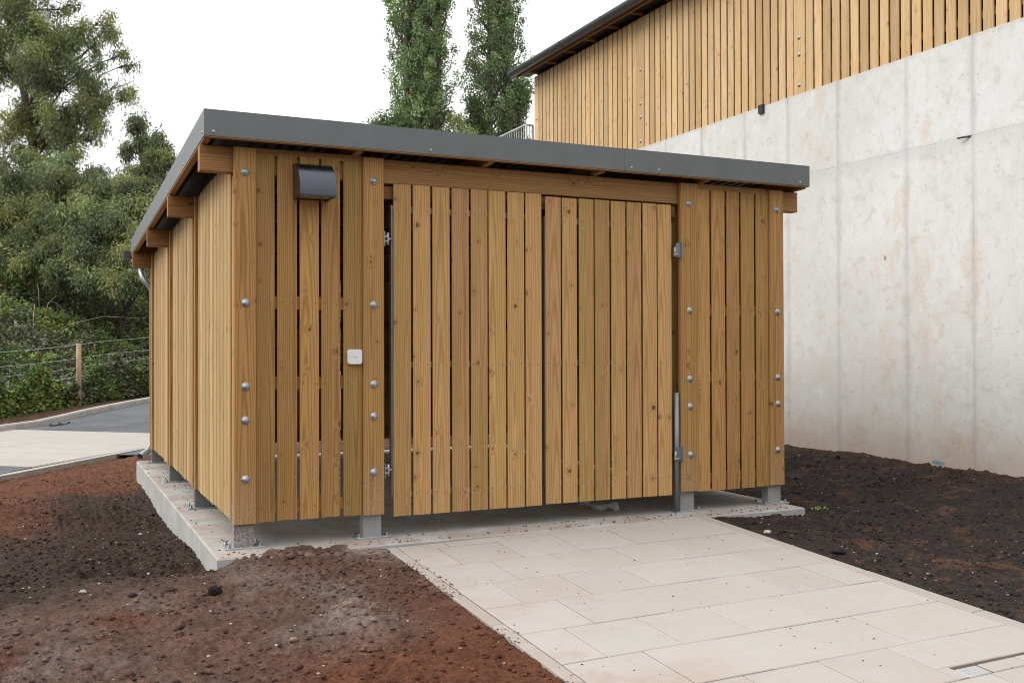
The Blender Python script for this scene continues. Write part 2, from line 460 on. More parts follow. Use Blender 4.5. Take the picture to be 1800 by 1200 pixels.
def flag_mat(name, a, b, dirt):
    n = NT(name)
    P = n.pos(); p = n.sep(P); rnd = n.rnd()
    wn = n.new('ShaderNodeTexWhiteNoise', noise_dimensions='1D'); n.put(wn.inputs['W'], rnd)
    rc = n.sep(wn.outputs['Color'])
    mid = n.noise(P, 4.5, 5, 0.65); fine = n.noise(P, 150, 3, 0.7)
    col = n.mix(rc[0], a, b)
    col = n.mix(n.math('MULTIPLY', n.sm(mid, 0.4, 0.72), 0.3), col, (0.43, 0.415, 0.40, 1))
    v = n.math('MULTIPLY_ADD', rc[1], 0.07, 0.965)
    col = n.mix(1.0, col, n.comb(v, v, v), 'MULTIPLY')
    # earth trodden on from the planting bed on the left
    near = n.sm(p[0], 1.0, 2.3, 1.0, 0.18)
    near = n.math('MULTIPLY', near, n.sm(p[1], -4.2, -0.9, 1.0, 0.35))
    dm = n.math('MULTIPLY', n.sm(n.noise(P, 2.1, 5, 0.7), 0.40, 0.66), near)
    col = n.mix(n.math('MULTIPLY', dm, dirt), col, (0.335, 0.215, 0.155, 1))
    gr = n.math('MULTIPLY', n.sm(n.noise(P, 45, 3, 0.8), 0.70, 0.74), 0.75)
    col = n.mix(gr, col, (0.13, 0.085, 0.065, 1))
    sp = n.math('MULTIPLY_ADD', n.math('SUBTRACT', fine, 0.5), 0.16, 1.0)
    col = n.mix(1.0, col, n.comb(sp, sp, sp), 'MULTIPLY')
    return n.bsdf(col, 0.8, bump=n.math('ADD', n.math('MULTIPLY', mid, 0.5), n.math('MULTIPLY', fine, 0.35)), bstr=0.25, bdist=0.003, spec=0.2)
M_flag = flag_mat('paving_flag_concrete', (0.405, 0.366, 0.334), (0.41, 0.386, 0.362), 0.72)
M_edge = flag_mat('edging_concrete', (0.355, 0.315, 0.282), (0.36, 0.335, 0.308), 0.85)
M_joint = flat('joint_mortar', (0.10, 0.07, 0.055), 0.9)
M_pad = flag_mat('pad_concrete', (0.385, 0.36, 0.33), (0.40, 0.375, 0.35), 0.3)
M_kerb = flat('kerb_concrete', (0.38, 0.355, 0.33), 0.8, var=0.12, scale=4)

def asphalt_mat():
    n = NT('asphalt')
    P = n.pos(); f = n.noise(P, 90, 3, 0.7); g = n.noise(P, 0.8, 4, 0.6)
    col = n.mix(n.sm(g, 0.3, 0.7), (0.075, 0.08, 0.088, 1), (0.12, 0.125, 0.132, 1))
    k = n.math('MULTIPLY_ADD', n.math('SUBTRACT', f, 0.5), 0.7, 1.0)
    col = n.mix(1.0, col, n.comb(k, k, k), 'MULTIPLY')
    return n.bsdf(col, 0.7, bump=f, bstr=0.4, bdist=0.006)
M_asph = asphalt_mat()

def soil_mat():
    n = NT('bare_soil')
    P = n.pos(); c = n.attr()
    f1 = n.noise(P, 34, 6, 0.8); f2 = n.noise(P, 120, 3, 0.75); f3 = n.noise(P, 7, 4, 0.65)
    k = n.math('MULTIPLY_ADD', n.math('SUBTRACT', f1, 0.5), 2.6, 1.05)
    k = n.math('MULTIPLY', k, n.math('MULTIPLY_ADD', n.math('SUBTRACT', f2, 0.5), 1.8, 1.0))
    k = n.math('MAXIMUM', k, 0.25)
    col = n.mix(1.0, c, n.comb(k, k, k), 'MULTIPLY')
    col = n.mix(n.math('MULTIPLY', n.sm(f3, 0.5, 0.75), 0.22), col, (0.16, 0.07, 0.04, 1))
    v = n.vor(P, 42); vc = n.sep(v.outputs['Color'])
    m = n.math('MULTIPLY', n.sm(v.outputs['Distance'], 0.1, 0.24, 1.0, 0.0), n.math('GREATER_THAN', vc[0], 0.93))
    col = n.mix(n.math('MULTIPLY', m, 0.7), col, n.mix(vc[1], (0.36, 0.30, 0.25, 1), (0.24, 0.12, 0.07, 1)))
    bump = n.math('ADD', n.math('MULTIPLY', f1, 1.0), n.math('MULTIPLY', f2, 0.4))
    return n.bsdf(col, 0.92, bump=bump, bstr=0.9, bdist=0.02, spec=0.15)
M_soil = soil_mat()

def attr_mat(name, rough=0.9, scale=60, amp=0.8):
    n = NT(name); c = n.attr(); f = n.noise(n.pos(), scale, 3, 0.7)
    k = n.math('MULTIPLY_ADD', n.math('SUBTRACT', f, 0.5), amp, 1.0)
    return n.bsdf(n.mix(1.0, c, n.comb(k, k, k), 'MULTIPLY'), rough, bump=f, bstr=0.6, bdist=0.01, spec=0.15)
M_clod = attr_mat('clods')

def leaf_mat(name, rough=0.5, spec=0.35):
    n = NT(name); c = n.mix(1.0, n.attr(), (2.0, 2.0, 1.8, 1), 'MULTIPLY')
    return n.bsdf(c, rough, spec=spec, trans=n.mix(1.0, c, (1.3, 1.35, 0.7, 1), 'MULTIPLY'))
M_leaf = leaf_mat('eucalyptus_leaf')
M_leafp = leaf_mat('poplar_leaf', 0.45)
M_leafb = leaf_mat('bramble_leaf', 0.4)
def bark_mat():
    n = NT('bark'); f = n.noise(n.scale(n.pos(), (6, 6, 1.5)), 1.0, 5, 0.7)
    c = n.mix(n.sm(f, 0.35, 0.7), (0.075, 0.06, 0.047, 1), (0.22, 0.18, 0.145, 1))
    return n.bsdf(c, 0.85, bump=f, bstr=0.6, bdist=0.03)
M_bark = bark_mat()
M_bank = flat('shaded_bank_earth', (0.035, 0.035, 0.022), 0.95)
M_stem = flat('dead_stem', (0.30, 0.24, 0.19), 0.8, var=0.2)
M_fpost = flat('fence_post_wood', (0.36, 0.26, 0.16), 0.8, var=0.2)
M_wire = flat('fence_wire', (0.42, 0.43, 0.43), 0.45, 0.6)

# ------------------------------------------------------------------ the ground
TH = R(0.657)
PA, PN = np.array([math.cos(TH), math.sin(TH)]), np.array([-math.sin(TH), math.cos(TH)])
def path_z(x, y): return -0.015 + 0.057*(y+0.22) + 0.011*(x-2)
S_LO, S_LI, S_RI, S_RO = 1.025, 1.107, 3.724, 3.832
SX0, SX1, SY0, SY1 = -0.155, 4.90, -0.237, 6.42      # slab

def road_z(x, y):
    d = depth_of(x, y)
    return -0.15 + 0.07*np.maximum(0, d-21)

def ground_z(x, y, fine=True):
    x = np.asarray(x, float); y = np.asarray(y, float)
    s = x*PA[0] + y*PA[1]
    pz = -0.015 + 0.057*(np.clip(y, -6, 0)+0.22) + 0.011*(np.clip(x, -3, 6)-2)
    g = pz - 0.006
    # the bed left of the slab lies lower, the far side level with the road
    left = sstep(-0.05, -0.16, x)*sstep(-0.55, 0.30, y)
    g = g - left*(0.155 + 0.09*sstep(0.3, 4.0, y))*(1-0.35*sstep(-0.3, -1.2, x))
    far = sstep(5.5, 9.5, y)*sstep(2.5, 0.0, x)
    g = g*(1-far) + far*(road_z(x, y) - 0.035 - 0.05*sstep(9.6, 11.0, y))
    # right-hand bed: a little below the paving at the slab, banked up to the wall
    rt = sstep(3.8, 4.6, x)
    g = g*(1-rt) + rt*(-0.07 + 0.14*sstep(5.5, 7.8, x) + 0.02*np.clip(y, -4, 0) + 0.03*sstep(0, 5, y))
    # added unseen rise behind the viewpoint, blocks low sky light under the gates
    g = g + 7.5*sstep(-12.5, -27, y)*(0.8+0.4*fbm(x*0.12, y*0.12, 2, 17))
    amp = sstep(60, 12, np.hypot(x-CAM[0], y-CAM[1]))
    bump = (fbm(x*0.9, y*0.9, 3, 3)-0.5)*0.08*amp*(1-0.9*sstep(8.5, 10, y))
    if fine:
        c1 = fbm(x*5.5, y*5.5, 3, 21)
        c2 = np.abs(vnoise(x*17, y*17, 5)-0.5)*2
        c3 = vnoise(x*38, y*38, 9)
        clod = sstep(0.42, 0.75, fbm(x*2.1, y*2.1, 2, 40))
        left_rough = 0.35 + 0.65*clod
        amp = amp*(1-0.8*sstep(8, 10, y))
        c4 = vnoise(x*24+3, y*24, 14)
        bump = bump + amp*((c1-0.5)*0.05*left_rough + (1-c2)**2*0.018*left_rough + (c3-0.5)*0.026 + np.maximum(0, c4-0.55)*0.035*left_rough)
        lump = np.maximum(0, vnoise(x*9, y*9, 61)-0.72)*0.14
        bump = bump + lump*amp*left_rough
    # calm next to the paving, spilling a little over its edge
    dpath = np.maximum(S_LO - s, s - S_RO)
    near = sstep(0.7, 0.0, dpath)*(y < SY0)
    g = g + bump*(1-0.65*near) - 0.012*near
    inpath = (dpath < -0.012 - 0.03*sstep(0.45, 0.8, vnoise(x*3, y*3, 77))) & (y < SY0+0.02)
    g = np.where(inpath, pz-0.09, g)
    # soil heaped against the front lip of the slab
    heap = sstep(-0.8, -0.3, y)*sstep(1.1, 0.9, x)*sstep(-0.22, -0.08, x)*(y < SY0+0.2)
    g = g + heap*(0.025*fbm(x*4, y*4, 2, 91) + 0.008)
    inslab = (x > SX0+0.004) & (x < SX1-0.004) & (y > SY0+0.004) & (y < SY1)
    spill = (y < SY0 + 0.03 + 0.13*vnoise(x*5, y*0+2, 15)) & (x < 0.95) & (x > -0.09)
    g = np.where(inslab & ~spill, -0.35, np.where(inslab & spill, np.minimum(g, 0.004+0.03*fbm(x*8, y*8, 3, 8)), g))
    return g

def graded(lo, hi, n, p=2.4):
    t = np.linspace(0, 1, n)**p
    return lo + (hi-lo)*t
xs = np.concatenate([-graded(2.4, 400, 46)[::-1], np.arange(-2.39, -1.2, 0.022), np.arange(-1.2, 1.14, 0.0115), np.arange(1.15, 3.6, 0.12),
                     np.arange(3.66, 5.2, 0.014), np.arange(5.2, 8.3, 0.022), graded(8.35, 500, 44)])
ys = np.concatenate([-graded(4.6, 300, 26)[::-1], np.arange(-4.59, -3.6, 0.03), np.arange(-3.6, 1.0, 0.0125), np.arange(1.0, 4.0, 0.025), np.arange(4.0, 10, 0.06), graded(10.1, 700, 46)])
xs, ys = np.unique(xs), np.unique(ys)
GX, GY = np.meshgrid(xs, ys)
GZ = ground_z(GX, GY)
nx, ny = len(xs), len(ys)
idx = np.arange(nx*ny).reshape(ny, nx)
GF = np.stack([idx[:-1, :-1], idx[:-1, 1:], idx[1:, 1:], idx[1:, :-1]], -1).reshape(-1, 4)

def soil_colour(x, y):
    dark = np.array([0.070, 0.048, 0.039]); red = np.array([0.175, 0.075, 0.042]); deep = np.array([0.165, 0.066, 0.036])
    grey = np.array([0.215, 0.155, 0.128]); char = np.array([0.047, 0.038, 0.034]); pale = np.array([0.40, 0.32, 0.27]); mid = np.array([0.155, 0.088, 0.064])
    w = (fbm(x*1.1, y*1.1, 4, 31)-0.5)*1.3
    w2 = fbm(x*2.6, y*2.6, 4, 47)
    c = np.zeros(x.shape+(3,)) + mid
    def lay(c, m, k): return c*(1-m[..., None]) + k*m[..., None]
    c = lay(c, sstep(0.48, 0.72, w2)*0.75, grey)
    lay_dark = sstep(-1.1, 0.0, y + w*0.9 - 0.55*(x+0.6))*sstep(0.45, -0.15, x)
    c = lay(c, lay_dark, dark)
    c = lay(c, sstep(4.6, 5.4, y + w*0.7 - 0.5*(x+0.9))*sstep(0.4, -0.1, x), red)
    c = lay(c, sstep(-0.95, -1.5, x + w*0.3)*sstep(1.2, 3.0, y+w*0.6)*0.8, red)
    c = lay(c, sstep(0.52, 0.66, fbm(x*2.0+2, y*3.5, 4, 57))*sstep(-0.2, -0.8, x)*sstep(-0.6, -1.2, y)*0.8, red*0.85)
    c = lay(c, sstep(-1.55, -2.35, y + w*0.5 - 0.25*(x-0.4))*sstep(-0.55, 0.15, x + w*0.4), deep)
    c = lay(c, sstep(0.6, 0.85, x)*sstep(-0.7, -1.5, y)*0.5, deep)
    dust = sstep(0.53, 0.68, fbm(x*2.4+4, y*3.0, 4, 55))*sstep(0.0, 0.35, x)*sstep(-1.75, -0.7, y)*(x < 1.2)
    c = lay(c, dust*0.55*sstep(0.4, 0.6, fbm(x*9, y*9, 3, 19)), pale)
    dust2 = np.exp(-(((x-0.43)/0.16)**2 + ((y+1.62)/0.16)**2))
    c = lay(c, np.clip(dust2*0.9, 0, 0.42)*sstep(0.3, 0.6, fbm(x*11, y*11, 3, 20)), pale)
    lg = sstep(0.48, 0.66, fbm(x*1.6+9, y*2.2, 4, 66))*sstep(0.5, -0.3, x)*sstep(-0.3, -1.2, y)
    c = lay(c, lg*0.45, np.array([0.20, 0.15, 0.13]))
    r = sstep(3.6, 3.9, x)
    cr = lay(np.zeros(x.shape+(3,))+char, sstep(0.60, 0.76, fbm(x*5, y*5, 4, 48, 0.7))*0.8, np.array([0.13, 0.066, 0.042]))
    cr = lay(cr, sstep(0.58, 0.7, fbm(x*1.2, y*1.2, 4, 49, 0.6))*0.35, red*0.6)
    cr = lay(cr, sstep(7.3, 7.9, x + w*0.3)*0.6, np.array([0.10, 0.055, 0.037]))
    c = lay(c, r, cr)
    far = sstep(9, 16, np.hypot(x, y))
    c = lay(c, far, np.array([0.13, 0.075, 0.045]))
    c = lay(c, sstep(-11, -15, y), np.array([0.06, 0.075, 0.035]))
    k = 0.55 + 0.9*fbm(x*9, y*9, 4, 73, 0.7)
    return 0.72*c*k[..., None]
gcol = soil_colour(GX, GY).reshape(-1, 3)
ground = link('ground', mesh_np('ground', np.stack([GX, GY, GZ], -1).reshape(-1, 3), GF, gcol, smooth=True), M_soil)
struct(ground)
del GX, GY, GZ, GF, gcol

# loose clods and stones: thousands, one object each kind
def ico():
    t = (1+5**0.5)/2
    v = np.array([(-1, t, 0), (1, t, 0), (-1, -t, 0), (1, -t, 0), (0, -1, t), (0, 1, t), (0, -1, -t), (0, 1, -t), (t, 0, -1), (t, 0, 1), (-t, 0, -1), (-t, 0, 1)], float)
    v /= np.linalg.norm(v[0])
    f = np.array([(0, 11, 5), (0, 5, 1), (0, 1, 7), (0, 7, 10), (0, 10, 11), (1, 5, 9), (5, 11, 4), (11, 10, 2), (10, 7, 6), (7, 1, 8),
                  (3, 9, 4), (3, 4, 2), (3, 2, 6), (3, 6, 8), (3, 8, 9), (4, 9, 5), (2, 4, 11), (6, 2, 10), (8, 6, 7), (9, 8, 1)])
    return v, f
IV, IF = ico()
OV = np.array([(1, 0, 0), (-1, 0, 0), (0, 1, 0), (0, -1, 0), (0, 0, 1), (0, 0, -1)], float)
OF = np.array([(0, 2, 4), (2, 1, 4), (1, 3, 4), (3, 0, 4), (2, 0, 5), (1, 2, 5), (3, 1, 5), (0, 3, 5)])
def lumps(name, P, rad, cols, flatz=0.65, tiny=False):
    N = len(P)
    IV_, IF_ = (OV, OF) if tiny else (IV, IF)
    nv = len(IV_)
    V = IV_[None]*(1+0.7*(rng.random((N, nv, 1))-0.5))
    a = rng.random(N)*2*np.pi
    V = V*np.stack([0.7+0.6*rng.random(N), 0.7+0.6*rng.random(N), flatz*(0.7+0.5*rng.random(N))], -1)[:, None]
    x = V[..., 0]*np.cos(a)[:, None]-V[..., 1]*np.sin(a)[:, None]; y = V[..., 0]*np.sin(a)[:, None]+V[..., 1]*np.cos(a)[:, None]
    V = np.stack([x, y, V[..., 2]], -1)*rad[:, None, None] + P[:, None]
    F = IF_[None] + (np.arange(N)*nv)[:, None, None]
    me = mesh_np(name, V.reshape(-1, 3), F.reshape(-1, 3), np.repeat(cols, nv, 0), smooth=not tiny)
    return me
def scatter(n, boxes):
    out = []
    tot = sum(w for *_, w in boxes)
    for x0, x1, y0, y1, w in boxes:
        m = int(n*w/tot)
        out.append(np.stack([x0+(x1-x0)*rng.random(m), y0+(y1-y0)*rng.random(m)], -1))
    P = np.concatenate(out)
    s = P@PA
    ok = ~((s > S_LO+0.0) & (s < S_RO) & (P[:, 1] < SY0)) & ~((P[:, 0] > SX0-0.02) & (P[:, 0] < SX1+0.02) & (P[:, 1] > SY0-0.02) & (P[:, 1] < SY1))
    return P[ok]
BOX = [(-1.8, 1.03, -4.0, -0.2, 4), (-1.9, -0.16, -0.3, 3.5, 2.2), (-2.0, -0.16, 3.5, 6.5, 0.7), (3.7, 5.2, -3.8, 0.2, 1.6), (5.0, 8.0, -2.5, 4.5, 3)]
P = scatter(34000, BOX); N = len(P)
keep = rng.random(N) < 0.25 + 0.75*sstep(0.4, 0.62, fbm(P[:, 0]*1.8, P[:, 1]*1.8, 3, 40)); P = P[keep]; N = len(P)
rad = 0.0035 + 0.017*rng.random(N)**5
cols = soil_colour(P[:, 0], P[:, 1])*(0.5+0.85*rng.random((N, 1)))
z = ground_z(P[:, 0], P[:, 1]) + rad*0.25
nb = 600
Pb = scatter(nb*2, BOX); kb = fbm(Pb[:, 0]*2.3, Pb[:, 1]*2.3, 3, 41) > 0.5; Pb = Pb[kb]
radb = 0.011 + 0.022*rng.random(len(Pb))**3
P = np.concatenate([P, Pb]); rad = np.concatenate([rad, radb]); z = np.concatenate([z, ground_z(Pb[:, 0], Pb[:, 1])+radb*0.2])
cols = np.concatenate([cols, soil_colour(Pb[:, 0], Pb[:, 1])*(0.45+0.7*rng.random((len(Pb), 1)))])
o = link('soil_clods', lumps('soil_clods', np.column_stack([P, z]), rad, cols, 0.75, True), M_clod)
tag(o, 'loose crumbs and clods of brown earth lying over the bare beds', 'soil clods', kind='stuff')
P = scatter(1500, BOX); N = len(P)
rad = 0.003 + 0.008*rng.random(N)**2.5
base = np.where(rng.random((N, 1)) < 0.6, np.array([[0.42, 0.37, 0.32]]), np.array([[0.26, 0.15, 0.10]]))
z = ground_z(P[:, 0], P[:, 1]) + rad*0.35
o = link('pebbles', lumps('pebbles', np.column_stack([P, z]), rad, base*(0.6+0.6*rng.random((N, 1)))), M_clod)
tag(o, 'tiny pale pebbles and grit strewn over the bare soil beds', 'pebbles', kind='stuff')
# crumbs on the slab and the flags
P = np.concatenate([np.stack([SX0+0.03+5.0*rng.random(260), SY0+0.02+0.3*rng.random(260)**2.5], -1), np.stack([SX0+0.02+0.3*rng.random(120), 6*rng.random(120)], -1)])
rad = 0.003+0.007*rng.random(len(P))**2
V1 = np.column_stack([P, rad*0.4]); c1 = np.tile([[0.14, 0.08, 0.055]], (len(P), 1))*(0.6+0.8*rng.random((len(P), 1)))
Pf = np.stack([1.1+2.6*rng.random(300)**1.3, -0.25-3.6*rng.random(300)], -1)
radf = 0.0015+0.0045*rng.random(300)**4
V2 = np.column_stack([Pf, path_z(Pf[:, 0], Pf[:, 1])+radf*0.3]); c2 = np.tile([[0.10, 0.065, 0.05]], (300, 1))
Pe = np.stack([1.02+0.12*rng.random(500)**1.5, -0.3-3.6*rng.random(500)], -1)
ke = vnoise(Pe[:, 1]*2.2, Pe[:, 1]*0, 3) > 0.52; Pe = Pe[ke]
rade = 0.003+0.006*rng.random(len(Pe))**2
V3 = np.column_stack([Pe, path_z(Pe[:, 0], Pe[:, 1])+rade*0.3]); c3 = np.tile([[0.17, 0.085, 0.055]], (len(Pe), 1))
o = link('earth_crumbs', lumps('earth_crumbs', np.concatenate([V1, V2, V3]), np.concatenate([rad, radf, rade]), np.concatenate([c1, c2, c3])), M_clod)
tag(o, 'dark crumbs of earth dropped on the slab and paving flags', 'earth crumbs', kind='stuff')

# single stones and lumps that stand out
def stone(px_xy, r, col, name, label, cat, sq=0.7, seed=0):
    global rng
    x, y = px_xy
    zz = float(ground_z(np.array([x]), np.array([y]))[0])
    g = np.random.default_rng(seed)
    V = IV.copy(); F = IF.copy()
    # one subdivision
    mids = {}; VV = [tuple(v) for v in V]; FF = []
    def mid(a, b):
        k = (min(a, b), max(a, b))
        if k not in mids:
            m = (np.array(VV[a])+np.array(VV[b]))/2; m /= np.linalg.norm(m); mids[k] = len(VV); VV.append(tuple(m))
        return mids[k]
    for a, b, c in F:
        ab, bc, ca = mid(a, b), mid(b, c), mid(c, a)
        FF += [(a, ab, ca), (b, bc, ab), (c, ca, bc), (ab, bc, ca)]
    VV = np.array(VV)
    VV *= (1+0.75*(g.random((len(VV), 1))-0.5))*np.array([1.25, 0.9, sq])*r
    me = mesh_np(name, VV, np.array(FF), np.tile([col], (len(VV), 1)))
    o = link(name, me, M_clod, loc=(x, y, zz+r*sq*0.45))
    return tag(o, label, cat)
def on_ground(px, py):
    d = 3.0
    while d < 40:
        p = at(px, py, d)
        if p[2] <= float(ground_z(np.array([p[0]]), np.array([p[1]]))[0]): return p[0], p[1]
        d += 0.02
    return p[0], p[1]
stone(on_ground(376, 1046), 0.033, (0.022, 0.018, 0.017), 'soil_lump', 'black burnt-looking lump of soil lying in front of the slab corner', 'lump', 0.95, 1)
stone(on_ground(232, 1050), 0.022, (0.03, 0.022, 0.02), 'soil_lump', 'small dark soil lump left of the larger black lump', 'lump', 0.7, 2)
stone(on_ground(146, 1041), 0.017, (0.40, 0.36, 0.34), 'pale_stone', 'pale grey stone alone on the dark soil at far left', 'stone', 0.75, 3)
stone(on_ground(516, 1128), 0.017, (0.30, 0.19, 0.13), 'brown_pebble', 'round light brown pebble on soil below the dusty patch', 'stone', 0.8, 4)
stone(on_ground(1349, 937), 0.026, (0.46, 0.44, 0.38), 'pale_stone', 'whitish stone beside the right edging of the paved path', 'stone', 0.6, 5)
stone(on_ground(1473, 972), 0.045, (0.025, 0.022, 0.022), 'soil_lump', 'flat black soil lump by the right edge of the path', 'lump', 0.5, 6)
stone(on_ground(247, 940), 0.016, (0.33, 0.36, 0.38), 'bluish_stone', 'small bluish round stone on dark soil left of slab', 'stone', 0.8, 7)

# ------------------------------------------------------------------ slab and paved path
slab = link('concrete_slab', boxmesh('concrete_slab', SX0, SX1, SY0, SY1, -0.45, 0.0, b=0.012), M_slab)
struct(slab)

path = link('path', None); struct(path)
PITCH_N, PITCH_S = 0.477, 0.4725
def path_piece(name, s0, s1, n0, n1, mat, thick=0.05, lift=0.0, b=0.004):
    def ring(d, dz):
        out = []
        for s, n in ((s0+d, n0+d), (s1-d, n0+d), (s1-d, n1-d), (s0+d, n1-d)):
            q = PA*s + PN*n
            out.append((q[0], q[1], path_z(q[0], q[1]) + lift + dz))
        return out
    V = ring(0, -thick) + ring(0, -b) + ring(b, 0)
    F = [(3, 2, 1, 0), (8, 9, 10, 11)]
    for k in (0, 4):
        for i in range(4):
            j = (i+1) % 4
            F.append((k+i, k+j, k+4+j, k+4+i))
    return link(name, mesh_py(name, V, F), mat, path)
# bedding mortar seen in the joints
path_piece('joint_bed', S_LO+0.02, S_RO-0.02, -6.2, -0.26, M_joint, 0.06, -0.007)
n_rows = [-0.258] + [-0.391 - PITCH_N*k for k in range(0, 13)]
J = 0.0036
for k in range(len(n_rows)-1):
    n1, n0 = n_rows[k], n_rows[k+1]
    start = 1.375 if k % 2 == 1 else 1.580
    if k == 0: start = 1.47
    cuts = [S_LI] + [start + PITCH_S*i for i in range(0, 6) if start+PITCH_S*i < S_RI-0.05] + [S_RI]
    for i in range(len(cuts)-1):
        s0, s1 = cuts[i]+J, cuts[i+1]-J
        m0 = n0 + J
        lift = random.uniform(-0.002, 0.002)
        if k == 7 and s0 > 2.6: m0 = n0 + 0.14           # slot drain takes the front of this row
        path_piece('paving_flag', s0, s1, m0, n1-J, M_flag, lift=lift, b=random.uniform(0.003, 0.005))
# edging kerbs along both sides
for (a, b_) in ((S_LO, S_LI), (S_RI, S_RO)):
    e = -0.26
    q = 0
    while e > -5.9:
        e2 = e - 0.92
        path_piece('edging_kerb', a+J, b_-J, e2+J, e-J, M_edge, 0.12, random.uniform(0.000, 0.004), b=0.007)
        e = e2
# slot drain with its access cover in the right-hand corner
nd = n_rows[8]
path_piece('slot_drain', 2.87, 3.715, nd+0.115, nd+0.135, M_black, 0.05, -0.012)
path_piece('drain_cover', 2.87, 3.02, nd+0.006, nd+0.108, M_cover, 0.04, -0.002)
path_piece('drain_strip', 3.035, 3.30, nd+0.006, nd+0.108, M_flag, 0.04, 0.0)
path_piece('drain_strip', 3.31, 3.715, nd+0.006, nd+0.108, M_flag, 0.04, 0.001)
path_piece('drain_strip', 2.795, 2.862, nd+0.006, nd+0.138, M_flag, 0.04, 0.001)

# ------------------------------------------------------------------ the timber store
store = empty('timber_store', (0, 0, 0), 'brown slatted timber bin store with grey fascia and monopitch roof on a concrete slab', 'shed')
FALL = 0.0375
FR = [0.0, 2.0, 4.0, 6.0]
POSTS = [(-0.004, 0.152), (0.936, 1.096), (3.757, 3.937), (4.722, 4.876)]
BZ = [2.664, 1.739, 1.148, 0.910, 0.494]
bolt_me = dome_mesh('bolt', 0.0215, 0.02, 12, 3, 0.4)
nut_me = dome_mesh('anchor_bolt', 0.011, 0.03, 8, 2, 0.5)
bolt_me.materials.append(M_galv); nut_me.materials.append(M_galvd)

def timber(name, w, t, L, mat, parent, loc, rot=(0, 0, 0), b=0.004):
    return link(name, prism(name, w, t, L, b), mat, parent, loc, rot)

def post_at(x0, x1, y, bolts, z0=0.178, back=True):
    top = 2.838 - FALL*y
    p = timber('post', x1-x0, 0.05, top-z0, M_post, store, ((x0+x1)/2, y, z0), b=0.006)
    if bolts:
        for bz in BZ:
            o = link('bolt', bolt_me, None, p, (random.uniform(-0.003, 0.003), 0.0, bz - z0 - FALL*y*(bz > 2.5)), (math.pi/2, 0, 0))
    if back:
        timber('post', x1-x0, 0.05, top-z0, M_post, store, ((x0+x1)/2, y+0.15, z0), b=0.006)
    xc = (x0+x1)/2
    s = link('steel_base', boxmesh('steel_base', -0.07, 0.07, 0.053, 0.147, 0.0, 0.30, b=0.002), M_galvd if y > 0 else M_base, store, (xc, y, 0.012))
    pl = link('base_plate', boxmesh('base_plate', -0.135, 0.135, 0.01, 0.20, 0.0, 0.012, b=0.003), M_galv, store, (xc, y, 0.0005))
    for bx in (-0.108, 0.108):
        for by in (0.035, 0.175):
            link('anchor_bolt', nut_me, None, pl, (bx, by, 0.012))

def base_mat():
    n = NT('dusty_galvanised_base'); P = n.pos()
    f = n.noise(P, 70, 4, 0.75); g = n.noise(P, 8, 3, 0.6)
    m = n.math('MULTIPLY', n.sm(f, 0.42, 0.6), n.sm(n.sep(P)[0], 0.3, 0.9, 0.9, 0.25))
    c = n.mix(m, n.mix(g, (0.30, 0.30, 0.30, 1), (0.44, 0.44, 0.44, 1)), (0.20, 0.155, 0.125, 1))
    return n.bsdf(c, 0.6, 0.3, bump=f, bstr=0.2, bdist=0.003)
M_base = base_mat()

for i, y in enumerate(FR):
    if y == 0:
        for a, b_ in POSTS: post_at(a, b_, y, True)
    else:
        cols_ = POSTS if y == 6.0 else (POSTS[0], POSTS[3])
        for a, b_ in cols_: post_at(a-0.008 if a < 0 else a, b_, y, False)
    # the tie beam sandwiched between the planks, its ends poking out either side
    zt = 2.848 - FALL*(y+0.1)
    timber('beam', 0.182, 0.094, 5.31, M_beam, store, (-0.229, y+0.053, zt-0.091), (0, math.pi/2, 0), b=0.005)

# front cladding
def boards(list_x, y, z0, z1, mat, parent, name='board', t=0.014, fall=0.0, jit=0.003):
    for q, (a, b_) in enumerate(list_x):
        if q and a > 1.1: a += 0.004
        timber(name, b_-a, t, z1-z0 + random.uniform(-jit, jit), mat, parent,
               ((a+b_)/2 - parent.location.x, y - parent.location.y + random.uniform(-0.0015, 0.0015), z0 - parent.location.z + random.uniform(-jit, jit)),
               (0, random.uniform(-0.0012, 0.0012), 0))
LB = [(0.154, 0.288), (0.305, 0.448), (0.467, 0.608), (0.626, 0.767), (0.790, 0.934)]
RB = [(3.940, 4.076), (4.094, 4.242), (4.256, 4.398), (4.414, 4.564), (4.577, 4.719)]
boards(LB, 0.026, 0.182, 2.812, M_wood, store)
boards(RB, 0.026, 0.168, 2.800, M_wood, store)
def rails(x0, x1, y, zs, fall=0.0, h=0.095):
    for z in zs:
        timber('rail', h, 0.045, x1-x0, M_rail, store, (x0, y, z), (0, math.pi/2, 0))
for x0, x1 in ((0.154, 0.934), (3.940, 4.719)):
    rails(x0, x1, 0.0425, (0.275, 1.165, 1.745))
    timber('rail', 0.05, 0.02, x1-x0, M_beam, store, (x0, 0.029, 2.824), (0, math.pi/2, 0), b=0.002)
# header behind the gates
timber('gate_header', 0.10, 0.045, 2.66, M_rail, store, (1.097, 0.09, 2.60), (0, math.pi/2, 0))

